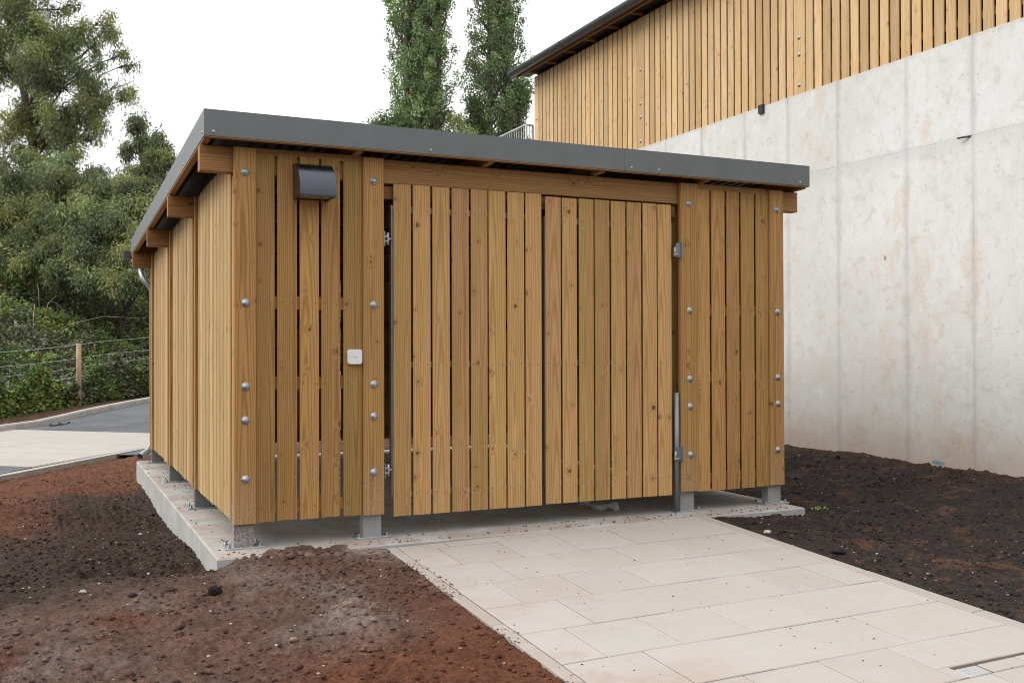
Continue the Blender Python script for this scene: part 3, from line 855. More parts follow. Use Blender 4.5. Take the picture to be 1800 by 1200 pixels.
# gates
G1 = [(1.178, 1.319), (1.332, 1.478), (1.490, 1.636), (1.650, 1.798), (1.808, 1.954), (1.964, 2.114), (2.122, 2.274), (2.284, 2.431)]
G2 = [(2.465, 2.606), (2.617, 2.757), (2.771, 2.913), (2.922, 3.066), (3.078, 3.222), (3.231, 3.376), (3.386, 3.530), (3.539, 3.679)]
def gate(bl, z0, z1, label, hinge_left):
    g = link('gate', None, parent=store, loc=((bl[0][0]), 0.03, z0)); g['label'] = label
    x0, x1 = bl[0][0], bl[-1][1]
    boards(bl, 0.030, z0, z1, M_gate, g, jit=0.0015)
    ox, oy, oz = x0, 0.03, z0
    for xa in (x0-0.012 if hinge_left else x0-0.004, x1-0.04 if hinge_left else x1-0.03):
        link('gate_frame', boxmesh('gate_frame', xa-ox, xa-ox+0.045, 0.0165, 0.0645, 0.14, z1-z0-0.16), M_galvd, g)
    for zz in (0.14, 1.12, z1-z0-0.21):
        link('gate_frame', boxmesh('gate_frame', 0.036, x1-x0-0.045, 0.0185, 0.0625, zz, zz+0.045), M_galvd, g)
    # nail heads in pairs where the boards meet the frame
    return g
gate1 = gate(G1, 0.150, 2.660, 'left gate leaf, eight upright boards', True)
gate2 = gate(G2, 0.155, 2.645, 'right gate leaf, eight upright boards', False)

def hinge(x_post, x_gate, z, side):
    h = link('hinge', boxmesh('hinge', min(x_post, x_post+side*0.006), max(x_post, x_post+side*0.006), 0.0, 0.06, z-0.055, z+0.055), M_galv, store)
    xm = x_post + side*0.036
    for zz in (0.018, -0.018):
        link('hinge_eye', boxmesh('hinge_eye', min(x_post+side*0.006, xm), max(x_post+side*0.006, xm), 0.015, 0.045, z+zz-0.006, z+zz+0.006), M_galv, h)
    tube('hinge_pin', [(xm, 0.03, z-0.045), (xm, 0.03, z+0.045)], 0.011, M_galv, h, 8)
    tube('hinge_bolt', [(xm, 0.03, z), (x_gate, 0.045, z)], 0.009, M_galv, h, 8)
hinge(1.0985, 1.172, 2.24, 1); hinge(1.0985, 1.172, 0.50, 1)
def hinge_r(z):
    h = link('hinge', boxmesh('hinge', 3.700, 3.752, -0.012, -0.004, z-0.055, z+0.065), M_galvd, store)
    link('hinge_plate', boxmesh('hinge_plate', 3.7525, 3.7565, -0.03, 0.035, z-0.06, z+0.07), M_galv, h)
    tube('hinge_pin', [(3.692, -0.005, z-0.05), (3.692, -0.005, z+0.03)], 0.010, M_galv, h, 8)
    tube('hinge_bolt', [(3.680, 0.0, z-0.035), (3.72, -0.018, z-0.035)], 0.010, M_galv, h, 8)
hinge_r(2.25); hinge_r(0.50)
tube('stay_tube', [(3.727, 0.03, 0.013), (3.727, 0.03, 1.03)], 0.024, M_galvd, store, 14)

# side and rear cladding
def wall_run(side, k):
    y0, y1 = FR[k]+0.072, FR[k+1]
    n = 11; pitch = (y1-y0-0.004)/n
    for i in range(n):
        ya = y0+i*pitch; yb = ya+pitch-(0.034 if side < 0 else 0.012)
        yc = (ya+yb)/2
        top = 2.825 - FALL*yc
        if ya < FR[k]+0.20: top = 2.655 - FALL*yc
        x = 0.012 if side < 0 else 4.864
        z0 = 0.178 + random.uniform(-0.003, 0.003)
        timber('board', yb-ya, 0.022, top-z0, M_side, store, (x+random.uniform(-0.006, 0.004), yc, z0), (0, 0, math.radians(-90 if side < 0 else 90)+random.uniform(-0.025, 0.025)), b=0.008)
    for z in (0.275, 1.165, 1.745, 2.52):
        xa = 0.034 if side < 0 else 4.800
        timber('rail', 0.095, 0.04, y1-y0-0.135, M_rail, store, (xa, y0+0.133, z - FALL*(y0 if z > 2 else 0)), Matrix(((0, 1, 0), (0, 0, 1), (1, 0, 0))).to_euler())
for k in range(3):
    wall_run(-1, k); wall_run(1, k)
x = 0.160
while x < 4.70:
    timber('board', 0.142, 0.022, 2.50-0.178, M_wood, store, (x+0.071, 6.172, 0.178))
    x += 0.1525
rails(0.154, 4.72, 6.126, (0.275, 1.165, 1.745, 2.40))

# nail heads (too small to pick apart): one part
NV, NF = [], []
def nail(x, y, z, ax):
    r = 0.0042; k = len(NV)
    for i in range(6):
        a = math.pi*i/3
        if ax == 'y': NV.append((x+r*math.cos(a), y, z+r*math.sin(a)))
        else: NV.append((x, y+r*math.cos(a), z+r*math.sin(a)))
    NF.append(tuple(range(k+5, k-1, -1)))
for (a, b_) in LB+RB:
    for z in (0.275, 1.165, 1.745, 2.74):
        for xx in (a+0.03, b_-0.03): nail(xx+random.uniform(-.004, .004), 0.0243, z+random.uniform(-.008, .008), 'y')
for (a, b_) in G1+G2:
    for z in (0.31, 1.29, 2.46):
        for xx in (a+0.03, b_-0.03): nail(xx+random.uniform(-.004, .004), 0.0278, z+random.uniform(-.006, .006), 'y')
nl = link('nail_heads', mesh_py('nail_heads', NV, NF), M_rust, store); nl['kind'] = 'stuff'

# roof: metal fascia over timber, rafters, dark deck
XL, XR, YF, YB = -0.222, 5.060, -0.130, 6.42
roof = link('roof', boxmesh('roof', XL+0.004, XR-0.004, YF+0.004, YB-0.004, 3.012, 3.040, FALL), M_deck, store)
def trim(name, x0, x1, y0, y1, z0, z1, mat): return link(name, boxmesh(name, x0, x1, y0, y1, z0, z1, FALL), mat, roof)
trim('fascia', XL, 3.12, YF-0.003, YF, 2.869, 3.050, M_fascia)
trim('fascia', 3.115, XR, YF-0.0045, YF-0.0031, 2.868, 3.051, M_fascia)
trim('fascia', XL-0.003, XL, YF-0.003, YB, 2.869, 3.050, M_fascia)
trim('fascia', XR, XR+0.003, YF-0.003, YB, 2.869, 3.050, M_fascia)
trim('fascia', XL, XR, YB, YB+0.003, 2.869, 3.050, M_fascia)
trim('fascia_board', XL+0.002, XR-0.002, YF+0.002, YF+0.045, 2.861, 3.000, M_beam)
trim('fascia_board', XL+0.002, XL+0.047, YF+0.047, YB-0.05, 2.855, 3.000, M_beam)
trim('fascia_board', XR-0.047, XR-0.002, YF+0.047, YB-0.05, 2.8515, 3.000, M_beam)
trim('fascia_board', XL+0.002, XR-0.002, YB-0.045, YB-0.002, 2.853, 3.000, M_beam)
for xr in (0.884, 1.936, 2.932, 3.98):
    trim('rafter', xr-0.024, xr+0.024, YF+0.047, YB-0.047, 2.8505, 2.965, M_beam)
# ribbed underside of the deck
V, F = [], []
xx = XL+0.05; prof = []
while xx < XR-0.05:
    prof += [(xx, 2.968), (xx+0.045, 2.968), (xx+0.06, 2.998), (xx+0.085, 2.998)]; xx += 0.10
for (px_, pz_) in prof:
    V += [(px_, YF+0.05, pz_-FALL*(YF+0.05)), (px_, YB-0.05, pz_-FALL*(YB-0.05))]
F = [(2*i, 2*i+1, 2*i+3, 2*i+2) for i in range(len(prof)-1)]
link('deck_sheet', mesh_py('deck_sheet', V, F), M_deck, roof)
screw_me = dome_mesh('screw', 0.0075, 0.008, 8, 2, 0.5); screw_me.materials.append(M_galv)
for sx in (-0.163, 1.42, 3.183, 3.45, 4.953):
    link('screw', screw_me, None, roof, (sx, YF-0.0045, 2.902), (math.pi/2, 0, 0))
for sy in (-0.05, 1.0, 2.2, 3.4, 4.6, 5.8):
    link('screw', screw_me, None, roof, (XL-0.003, sy, 2.905-FALL*sy), (0, -math.pi/2, 0))
# rear gutter and downpipe with its shoe
gz = 2.60
gt = link('gutter', boxmesh('gutter', XL-0.09, XR+0.05, YB+0.006, YB+0.11, gz-0.02, gz+0.07), M_gutter, store)
dp = tube('downpipe', [(-0.06, YB+0.06, gz-0.02), (-0.065, YB+0.055, gz-0.10), (-0.10, YB+0.02, gz-0.17), (-0.09, YB-0.03, gz-0.26), (-0.03, YB-0.06, gz-0.33),
                       (0.03, YB-0.06, gz-0.42), (0.04, YB-0.06, 0.26)], 0.04, M_galv, store, 12)
tube('shoe', [(0.04, YB-0.06, 0.26), (0.03, YB-0.07, 0.19), (-0.03, YB-0.12, 0.13), (-0.13, YB-0.22, 0.075)], 0.043, M_galv, dp, 12, caps=False)

# ------------------------------------------------------------------ things fixed to the store
lamp = empty('wall_lamp', (0.550, 0.026, 2.495), 'dark metal half-barrel wall lamp on the boards left of the gates', 'lamp')
def lamp_profile():
    pts = [(0.0, 0.256), (-0.018, 0.256)]
    for i in range(1, 17):
        a = i/16*math.pi/2
        pts.append((-0.018 - 0.205*math.sin(a), 0.022 + 0.234*math.cos(a)))
    pts += [(-0.224, 0.012)]
    return pts
pf = lamp_profile(); hw = 0.130
V = [(-hw, y, z) for y, z in pf] + [(hw, y, z) for y, z in pf]
m = len(pf)
F = [(i, i+1, m+i+1, m+i) for i in range(m-1)]
me = mesh_py('hood', V, F, smooth=True)
link('hood', me, M_lamp, lamp)
for sx in (-hw, hw):
    V = [(sx*1.004, y, z) for y, z in pf] + [(sx*1.004, 0.0, 0.0)]
    V2 = [(sx*0.985, y*0.99, z*0.995) for y, z in pf] + [(sx*0.985, 0.0, 0.0)]
    k = len(V)
    F = [tuple(range(k)) if sx > 0 else tuple(range(k-1, -1, -1)), tuple(range(2*k-1, k-1, -1))] + [(i, (i+1) % k, k+(i+1) % k, k+i) for i in range(k)]
    link('end_cap', mesh_py('end_cap', V+V2, F), M_lamp, lamp)
for (x0, x1, y0, y1) in ((-hw, hw, -0.224, -0.206), (-hw, hw, -0.018, -0.001), (-hw, -hw+0.016, -0.206, -0.018), (hw-0.016, hw, -0.206, -0.018)):
    link('bottom_rim', boxmesh('bottom_rim', x0, x1, y0, y1, 0.0, 0.014), M_lamp, lamp)
link('diffuser', boxmesh('diffuser', -hw+0.016, hw-0.016, -0.206, -0.018, 0.008, 0.012), M_glass, lamp)
link('back_plate', boxmesh('back_plate', -hw+0.004, hw-0.004, -0.006, 0.0, 0.014, 0.238), M_black, lamp)

def rounded_box(name, w, h, t, r=0.018, n=4):
    P = []
    for cx, cz, a0 in ((w/2-r, h/2-r, 0), (-w/2+r, h/2-r, 90), (-w/2+r, -h/2+r, 180), (w/2-r, -h/2+r, 270)):
        for i in range(n+1):
            a = math.radians(a0+90*i/n); P.append((cx+r*math.cos(a), cz+r*math.sin(a)))
    k = len(P); V = []; F = []
    for y, s in ((0, 1.0), (-t*0.75, 1.0), (-t, 0.94)):
        V += [(x*s, y, z*s) for x, z in P]
    for q in (0, 1): F += [(q*k+i, q*k+(i+1) % k, (q+1)*k+(i+1) % k, (q+1)*k+i) for i in range(k)]
    F += [tuple(range(2*k, 3*k)), tuple(range(k-1, -1, -1))]
    return mesh_py(name, V, F)
unit = empty('entry_reader', (0.872, 0.026, 1.353), 'small white square plastic entry unit on the board left of the gate post', 'control box')
link('cover', rounded_box('cover', 0.112, 0.110, 0.028), M_white, unit)
for i, (ox, w_) in enumerate(((-0.011, 0.005), (-0.004, 0.005), (0.003, 0.004), (0.009, 0.005))):
    link('print_mark', boxmesh('print_mark', ox, ox+w_, -0.0292, -0.0282, -0.004, 0.004 - 0.002*(i % 2)), M_mark, unit)

# crumpled film under the gate
g = np.random.default_rng(5)
def crumple(n=22, m=9):
    V = []; F = []
    for i in range(n):
        t = i/(n-1)
        c = np.array([3.04+0.27*t, 0.60-0.28*t, 0.022+0.05*(1-t)**2+0.02*math.sin(t*9)])
        w = 0.03*(0.35+abs(math.sin(t*math.pi*2.6)))
        for k in range(m):
            a = 2*math.pi*k/m
            rr = w*(0.6+0.7*g.random())
            V.append((c[0]+0.5*rr*g.normal()*0.5, c[1]+rr*math.cos(a), max(0.002, c[2]+rr*math.sin(a))))
    for i in range(n-1):
        for k in range(m): F.append((i*m+k, i*m+(k+1) % m, (i+1)*m+(k+1) % m, (i+1)*m+k))
    return mesh_py('plastic_scrap', V, F)
tag(link('plastic_scrap', crumple(), M_film), 'crumpled scrap of pale plastic film on the slab beneath the right gate', 'litter')

# ------------------------------------------------------------------ retaining wall and clad building on the right
wall = empty('retaining_wall', (8.0, 3.0, 0), 'tall pale cast concrete retaining wall with pour joints and stains', 'wall')
WT, WJ = 4.84, 3.735
jy = [-6.2, -5.2, -4.2, -3.2, -2.2, -1.3, -0.37, 0.595, 1.534, 2.661, 3.61, 4.55, 5.6, 6.6, 7.6, 8.6, 9.6, 10.6, 11.5]
link('wall_core', boxmesh('wall_core', 0.0022, 0.4, -9.2, 8.5, -1.0, WT-0.01), M_wallc, wall)
for i in range(len(jy)-1):
    for z0, z1 in ((-1.0, WJ), (WJ, WT)):
        a, b_ = jy[i]+0.0005-3, jy[i+1]-0.0005-3
        off = random.uniform(-0.0005, 0.0005)
        z0_, z1_ = z0+0.0005, z1-0.0005
        c = 0.003
        V = []
        for xo, d in ((0.02, 0), (c+off, 0), (off, c)):
            V += [(xo, a+d, z0_+d), (xo, b_-d, z0_+d), (xo, b_-d, z1_-d), (xo, a+d, z1_-d)]
        F = [(8, 11, 10, 9)]
        for k in (0, 4):
            for q in range(4):
                j = (q+1) % 4
                F.append((k+q, k+4+q, k+4+j, k+j))
        link('wall_panel', mesh_py('wall_panel', V, F), M_wallc, wall)
tube('rebar_stub', [(0.02, 0.60-3, 3.733), (-0.04, 0.69-3, 3.729), (-0.065, 0.745-3, 3.724)], 0.011, M_rust, wall, 8)
link('black_clip', boxmesh('black_clip', -0.035, 0.0, 4.10-3, 4.20-3, WT-0.10, WT+0.02), M_black, wall)
M_blue = flat('blue_paint', (0.22, 0.35, 0.40), 0.6, var=0.3, scale=40)
link('blue_tag', boxmesh('blue_tag', -0.0035, -0.0005, 1.855-3, 1.89-3, 2.48, 2.525), M_blue, wall)
V = [(-0.004, 0.99-3, 0.105), (-0.004, 1.06-3, 0.085), (-0.004, 1.15-3, 0.09), (-0.004, 1.19-3, 0.115), (-0.004, 1.13-3, 0.132), (-0.004, 1.05-3, 0.125)]
link('blue_paint_mark', mesh_py('blue_paint_mark', V, [(0, 1, 2, 3, 4, 5)]), M_blue, wall)
bld = empty('clad_building', (8.0, 7.0, WT), 'pale timber clad building with dark gutter standing on the concrete wall', 'building')
BT = 7.02
link('wall_lining', boxmesh('wall_lining', 0.07, 0.16, -13.0, 4.45, 0.0, BT-WT+0.2), M_deck, bld)
link('wall_lining', boxmesh('wall_lining', 0.16, 6.0, 4.30, 4.45, 0.0, BT-WT+0.2), M_deck, bld)
posts_y = [(11.27, 11.46), (7.25, 7.47), (3.27, 3.49), (-0.73, -0.51), (-4.73, -4.51)]
def bboard(y0, y1, name='board', t=0.024, x=0.012, zlow=0.0):
    return timber(name, y1-y0, t, BT-WT+0.05-zlow, M_bldg, bld, (x, (y0+y1)/2-7, zlow), (0, 0, math.radians(-90)))
for i, (a, b_) in enumerate(posts_y):
    p = bboard(a, b_, 'post', 0.03, 0.003)
    for zz in (6.88, 6.18, 5.60, 5.37, 4.96):
        link('bolt', bolt_me, None, p, (0, 0.0, zz-WT), (math.pi/2, 0, 0))
    if i+1 < len(posts_y):
        lo = posts_y[i+1][1]; n = 23; pitch = (a-lo)/n
        for k in range(n):
            y1 = a - k*pitch - 0.008; y0 = y1 - pitch + 0.030
            bboard(y0, y1)
for z in (0.15, 1.0, 1.9):
    link('rail', boxmesh('rail', 0.037, 0.06, -11.7, 4.40, z, z+0.09), M_rail, bld)
# end wall of the building, facing away
for k in range(12):
    timber('board', 0.143, 0.024, BT-WT+0.05, M_bldg, bld, (0.10+0.165*k, 4.452, 0.0))
# eaves: rafter tails, soffit, fascia and half-round gutter
rf = link('roof', boxmesh('roof', -0.30, 6.0, -13.0, 4.75, BT-WT+0.20, BT-WT+0.26), M_gutter, bld)
link('soffit', boxmesh('soffit', -0.27, 0.02, -13.0, 4.72, BT-WT+0.12, BT-WT+0.135), M_deck, rf)
link('fascia_board', boxmesh('fascia_board', -0.275, -0.25, -13.0, 4.72, BT-WT+0.065, BT-WT+0.19), M_beam, rf)
for k in range(22):
    yy = 4.3 - 0.8*k
    link('rafter_tail', boxmesh('rafter_tail', -0.249, 0.018, yy-0.024, yy+0.024, BT-WT+0.075, BT-WT+0.119), M_rail, rf)
def gutter_run(name, y0, y1, r, parent, mat, cx, cz, n=8, t=0.004):
    V = []; F = []
    for rr in (r, r-t):
        for y in (y0, y1):
            for i in range(n+1):
                a = math.pi + math.pi*i/n
                V.append((cx+rr*math.cos(a), y, cz+rr*math.sin(a)))
    k = n+1
    for i in range(n):
        F.append((i, i+1, k+i+1, k+i)); F.append((2*k+i+1, 2*k+i, 3*k+i, 3*k+i+1))
    F += [(0, k, 3*k, 2*k), (n, 2*k+n, 3*k+n, k+n)]
    # end plate
    F.append(tuple(k+i for i in range(k)))
    return link(name, mesh_py(name, V, F, smooth=False), mat, parent)
gb = gutter_run('gutter', -13.0, 4.78, 0.10, bld, M_gutter, -0.38, BT-WT+0.17)
for yy in np.arange(4.0, -12, -1.55):
    gutter_run('gutter_bracket', yy-0.02, yy+0.02, 0.108, gb, M_gutter, -0.38, BT-WT+0.17, t=0.007)

rl = empty('balcony_railing', (7.4, 11.6, 5.0), 'galvanised steel railing beside the far corner of the clad building', 'railing')
M_railg = flat('railing_grey', (0.50, 0.51, 0.51), 0.5, 0.2)
corner, near_, far_ = (8.02, 11.56), (7.84, 11.60), (7.30, 12.9)
def rbar(name, p, q, r): return tube(name, [(p[0]-7.4, p[1]-11.6, p[2]-5.0), (q[0]-7.4, q[1]-11.6, q[2]-5.0)], r, M_railg, rl, 6)
ztop = 6.10
run = [(8.04, 11.62), (7.88, 11.60), (7.88, 12.9), (7.88, 14.2), (7.88, 15.5)]
for i in range(len(run)-1):
    a, b_ = run[i], run[i+1]
    rbar('top_rail', (*a, ztop), (*b_, ztop), 0.022); rbar('bottom_rail', (*a, 5.1), (*b_, 5.1), 0.016)
    L = math.hypot(b_[0]-a[0], b_[1]-a[1]); n = max(2, int(L/0.11))
    for k in range(1, n):
        t = k/n; p = (a[0]+(b_[0]-a[0])*t, a[1]+(b_[1]-a[1])*t)
        rbar('baluster', (*p, 5.1), (*p, ztop), 0.007)
    rbar('railing_post', (*a, 4.85), (*a, ztop), 0.026)
terrace = link('terrace', boxmesh('terrace', 7.80, 12.0, 11.52, 22.0, -0.5, 4.84), M_kerb); struct(terrace)

# ------------------------------------------------------------------ road, kerb, crossing pad (left background)
kl = np.array([(-4.2, 10.6), (-3.1, 12.7), (-2.02, 14.69), (-1.33, 15.98), (-0.60, 17.2), (0.22, 18.3), (1.10, 19.31), (2.2, 20.3), (4.2, 21.9), (8.0, 24.4), (14, 27.5)])
seg = np.r_[0, np.cumsum(np.hypot(*np.diff(kl, axis=0).T))]
def kpt(s): return np.array([np.interp(s, seg, kl[:, 0]), np.interp(s, seg, kl[:, 1])])
def knorm(s):
    d = kpt(s+0.2)-kpt(s-0.2); d /= np.linalg.norm(d); return np.array([d[1], -d[0]])     # to the road side
S = np.linspace(0.3, seg[-1]-0.3, 60); W = np.linspace(0.10, 9.0, 14)
V = []; F = []
for s in S:
    for w in W:
        p = kpt(s)+knorm(s)*w; V.append((p[0], p[1], float(road_z(p[0], p[1]))+0.004))
for i in range(len(S)-1):
    for j in range(len(W)-1): F.append((i*14+j, i*14+j+1, (i+1)*14+j+1, (i+1)*14+j))
road = link('road', mesh_py('road', V, F), M_asph); struct(road)
kerb = link('kerb', None); struct(kerb)
s = 0.5
while s < seg[-1]-1.4:
    a, b_ = s+0.004, s+0.91-0.004
    V = []
    for q, w_, zz in ((a, -0.125, -0.3), (a, 0.0, -0.3), (b_, 0.0, -0.3), (b_, -0.125, -0.3), (a, -0.125, 0.125), (a, -0.02, 0.125), (b_, -0.02, 0.125), (b_, -0.125, 0.125), (a, 0.0, 0.10), (b_, 0.0, 0.10)):
        p = kpt(q)+knorm(q)*(w_+0.11); V.append((p[0], p[1], float(road_z(p[0], p[1]))+zz))
    F = [(4, 5, 6, 7), (5, 8, 9, 6), (8, 1, 2, 9), (0, 4, 7, 3), (0, 1, 8, 5, 4), (2, 3, 7, 6, 9)]
    link('kerb_stone', mesh_py('kerb_stone', V, F), M_kerb, kerb)
    s += 0.91
pad = link('pavement', None); struct(pad)
def sheet(name, P, mat, parent, z=0.012, t=0.08):
    V = [(x, y, float(road_z(x, y))+z) for x, y in P] + [(x, y, float(road_z(x, y))+z-t) for x, y in P]
    k = len(P)
    F = [tuple(range(k)), tuple(range(2*k-1, k-1, -1))] + [(i, k+i, k+(i+1) % k, (i+1) % k) for i in range(k)]
    return link(name, mesh_py(name, V, F), mat, parent)
A, B = np.array([-2.03, 15.12]), np.array([0.524, 12.776])       # far edge
C, D = np.array([0.279, 9.935]), np.array([-1.37, 7.62])         # near edge
dd = (B-A)/np.linalg.norm(B-A); pn = np.array([dd[1], -dd[0]])        # along the strips, and towards the soil
ed = (C-D)/np.linalg.norm(C-D)
def strip_end(t):            # where a strip line meets the near edge
    P0 = A + pn*t
    M2 = np.array([[dd[0], -ed[0]], [dd[1], -ed[1]]])
    a, _ = np.linalg.solve(M2, C-P0)
    return P0 + dd*a
ts = [0.0, 0.62, 1.24, 1.9, 2.55]
t_end = float((D-A)@pn)
ts = list(np.linspace(0, t_end, 8))
for k in range(7):
    t0, t1 = ts[k]+0.006, ts[k+1]-0.006
    e0, e1 = strip_end(t0), strip_end(t1)
    if k < 2: e0, e1 = A+pn*t0+dd*5.2, A+pn*t1+dd*5.0
    n_ = 1 if k < 3 else 3
    s0, s1 = A+pn*t0-dd*(1.2+0.1*k), A+pn*t1-dd*(1.2+0.1*k)
    for q in range(n_):
        f0, f1 = q/n_, (q+1)/n_-0.003
        sheet('pad_slab', [s0+(e0-s0)*f0, s1+(e1-s1)*f0, s1+(e1-s1)*f1, s0+(e0-s0)*f1], M_pad, pad)
nrm = np.array([0.84, -0.545])*0.11
F0, F1 = C+(0.9, 1.35), np.array([-2.6, 5.5])
sheet('pad_edging', [F0+nrm*0.15, F1+nrm*0.15, F1+nrm*1.2, F0+nrm*1.2], M_kerb, pad, 0.02)
sheet('asphalt_patch', [strip_end(t_end+0.01), A+pn*(t_end+0.01)-dd*2.5, F1-dd*1.5, F1], M_asph, pad, 0.006, 0.05)
sheet('pad_base', [A-dd*1.2, A+dd*5.2, F0, C, D], M_pad, pad, 0.008, 0.05)
# gully grate in the road by the kerb
gr = empty('gully_grate', (-0.9, 16.2, float(road_z(-0.9, 16.2))), 'dark iron gully grate in the road beside the kerb', 'drain')
gd = knorm(6.2)
for k in range(7):
    q = kpt(5.9+0.12*k)+gd*0.35
    link('grate_bar', boxmesh('grate_bar', q[0]+0.9-0.02, q[0]+0.9+0.02, q[1]-16.2-0.2, q[1]-16.2+0.2, 0.006, 0.02), M_galvd if k % 3 else M_black, gr, (0, 0, 0))

# ------------------------------------------------------------------ wire fence
fence = empty('wire_fence', (-0.45, 20.0, 0.04), 'stock fence of grey wires and round timber post before the brambles', 'fence')
fl = np.array([(-5.6, 16.4, 0.95), (-2.172, 18.822, 1.369), (-0.463, 20.011, 1.560), (1.304, 21.835, 1.773), (5.2, 25.9, 2.25)])
o0 = np.array([-0.45, 20.0, 0.04])
def fpt(s, dz):      # s in 0..4 along the survey points
    return np.array([np.interp(s, range(5), fl[:, 0]), np.interp(s, range(5), fl[:, 1]), np.interp(s, range(5), fl[:, 2])+dz]) - o0
for s in (0.0, 2.0, 3.35):
    q = fpt(s, 0)
    lean = random.uniform(-0.02, 0.02)
    tube('fence_post', [(q[0], q[1], q[2]-1.85), (q[0]+lean*0.5, q[1], q[2]-0.7), (q[0]+lean, q[1], q[2]+0.04)], [0.068, 0.064, 0.060], M_fpost, fence, 10)
for dz in (0.0, -0.34, -0.57, -0.80, -1.0, -1.18):
    pts = []
    for s in np.linspace(0, 4, 25):
        q = fpt(s, dz); d = abs((s % 1.35)-0.67)
        pts.append((q[0]-0.05, q[1]-0.05, q[2]-0.012*math.cos(s*4)))
    tube('wire', pts, 0.0065, M_wire, fence, 4)
for s in np.arange(0.1, 3.9, 0.13):
    q = fpt(s, 0)
    tube('stay_wire', [(q[0]-0.05, q[1]-0.05, q[2]-1.18), (q[0]-0.05, q[1]-0.05, q[2]-0.34)], 0.0018, M_wire, fence, 3)

# ------------------------------------------------------------------ bank, brambles, trees
fd = np.array([0.69, 0.724]); fnb = np.array([-0.724, 0.69])        # along the fence, and behind it
F0p = np.array([-0.463, 20.011])
def bank_h(u, w):
    base = 0.05 + 0.09*np.minimum(u, 8) + 0.02*np.maximum(u-8, 0)
    h = 0.35*sstep(0.0, 0.5, w) + 1.1*sstep(0.2, 2.0, w) + 1.5*sstep(1.5, 5.0, w) + 2.2*sstep(4.0, 11.0, w)
    return base + h*(0.75+0.5*fbm(u*0.7, w*0.7, 3, 88)) - 0.25
U, Wd = np.meshgrid(np.linspace(-9, 50, 90), np.linspace(0.12, 16, 60))
Z = bank_h(U, Wd) - 0.45*sstep(0.1, 0.9, Wd)
XY = F0p[None, None]+U[..., None]*fd+Wd[..., None]*fnb
ix = np.arange(90*60).reshape(60, 90)
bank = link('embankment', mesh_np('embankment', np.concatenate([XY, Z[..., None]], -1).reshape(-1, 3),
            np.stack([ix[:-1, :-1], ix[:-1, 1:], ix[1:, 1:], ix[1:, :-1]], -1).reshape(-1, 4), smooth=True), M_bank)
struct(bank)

def leaf_mesh(name, C, D, L, Wd, cols, fold=0.25):
    """diamond leaves: centre base C, direction D, length L, width Wd"""
    N = len(C)
    D = D/np.linalg.norm(D, axis=1, keepdims=True)
    r = rng.normal(size=(N, 3))
    A = np.cross(D, r); A /= np.linalg.norm(A, axis=1, keepdims=True)
    Bn = np.cross(D, A)
    L = L[:, None]; Wd = Wd[:, None]
    m = C + D*L*0.45
    V = np.stack([C, m + A*Wd*0.5 + Bn*Wd*fold, C + D*L, m - A*Wd*0.5 + Bn*Wd*fold], 1)
    F = np.arange(N*4).reshape(N, 4)
    return mesh_np(name, V.reshape(-1, 3), F, np.repeat(cols, 4, 0))

def blob_pts(n, c, r, shell=0.55):
    d = rng.normal(size=(n, 3)); d /= np.linalg.norm(d, axis=1, keepdims=True)
    q = (shell + (1-shell)*rng.random((n, 1)))*rng.random((n, 1))**0.2
    return c + d*q*r

# brambles: one mass nobody could count
n = 95000
u = -7 + 20*rng.random(n); w = 0.1 + 7.5*rng.random(n)**1.5
hh = bank_h(u, w) + 0.25*(fbm(u*2.4, w*2.4, 3, 99)-0.35)*2 - 0.5*rng.random(n)**2
fr = rng.random(n) < 0.30                                                # skirt facing the road
w = np.where(fr, 0.25*rng.random(n)-0.05, w)
hh = np.where(fr, 0.05+0.09*u + 1.0*rng.random(n)*(0.5+fbm(u*1.5, u*0, 2, 5)), hh)
XYb = F0p[None]+u[:, None]*fd+w[:, None]*fnb
Cb = np.column_stack([XYb, hh])
tone = fbm(u*1.6, w*1.6+hh, 4, 12)[:, None]
pal = np.where(tone > 0.55, np.array([[0.10, 0.135, 0.045]]), np.where(tone > 0.42, np.array([[0.055, 0.085, 0.032]]), np.array([[0.075, 0.085, 0.06]])))
pal = pal*(0.55+0.95*rng.random((n, 1)))
yel = rng.random(n) < 0.012; pal[yel] = np.array([0.30, 0.22, 0.05])
br = rng.random(n) < 0.06; pal[br] = np.array([0.11, 0.06, 0.035])
Db = rng.normal(size=(n, 3)); Db[:, 2] = Db[:, 2]*0.6 - 0.15
bm_ = link('brambles', leaf_mesh('brambles', Cb, Db, 0.07+0.07*rng.random(n), 0.05+0.045*rng.random(n), pal), M_leafb)
tag(bm_, 'tangled green brambles covering the bank behind the wire fence', 'brambles', kind='stuff')
n2 = 16000
u = 12 + 36*rng.random(n2); w = 8*rng.random(n2)**1.3
Cb = np.column_stack([F0p[None]+u[:, None]*fd+w[:, None]*fnb, bank_h(u, w)+0.5*rng.random(n2)-0.2])
Db = rng.normal(size=(n2, 3))
hb = link('hedge_shrubs', leaf_mesh('hedge_shrubs', Cb, Db, 0.25+0.2*rng.random(n2), 0.18+0.12*rng.random(n2), np.array([[0.06, 0.085, 0.035]])*(0.6+0.9*rng.random((n2, 1)))), M_leafb)
tag(hb, 'rough green shrubs on the bank running on behind the store', 'shrubs', kind='stuff')
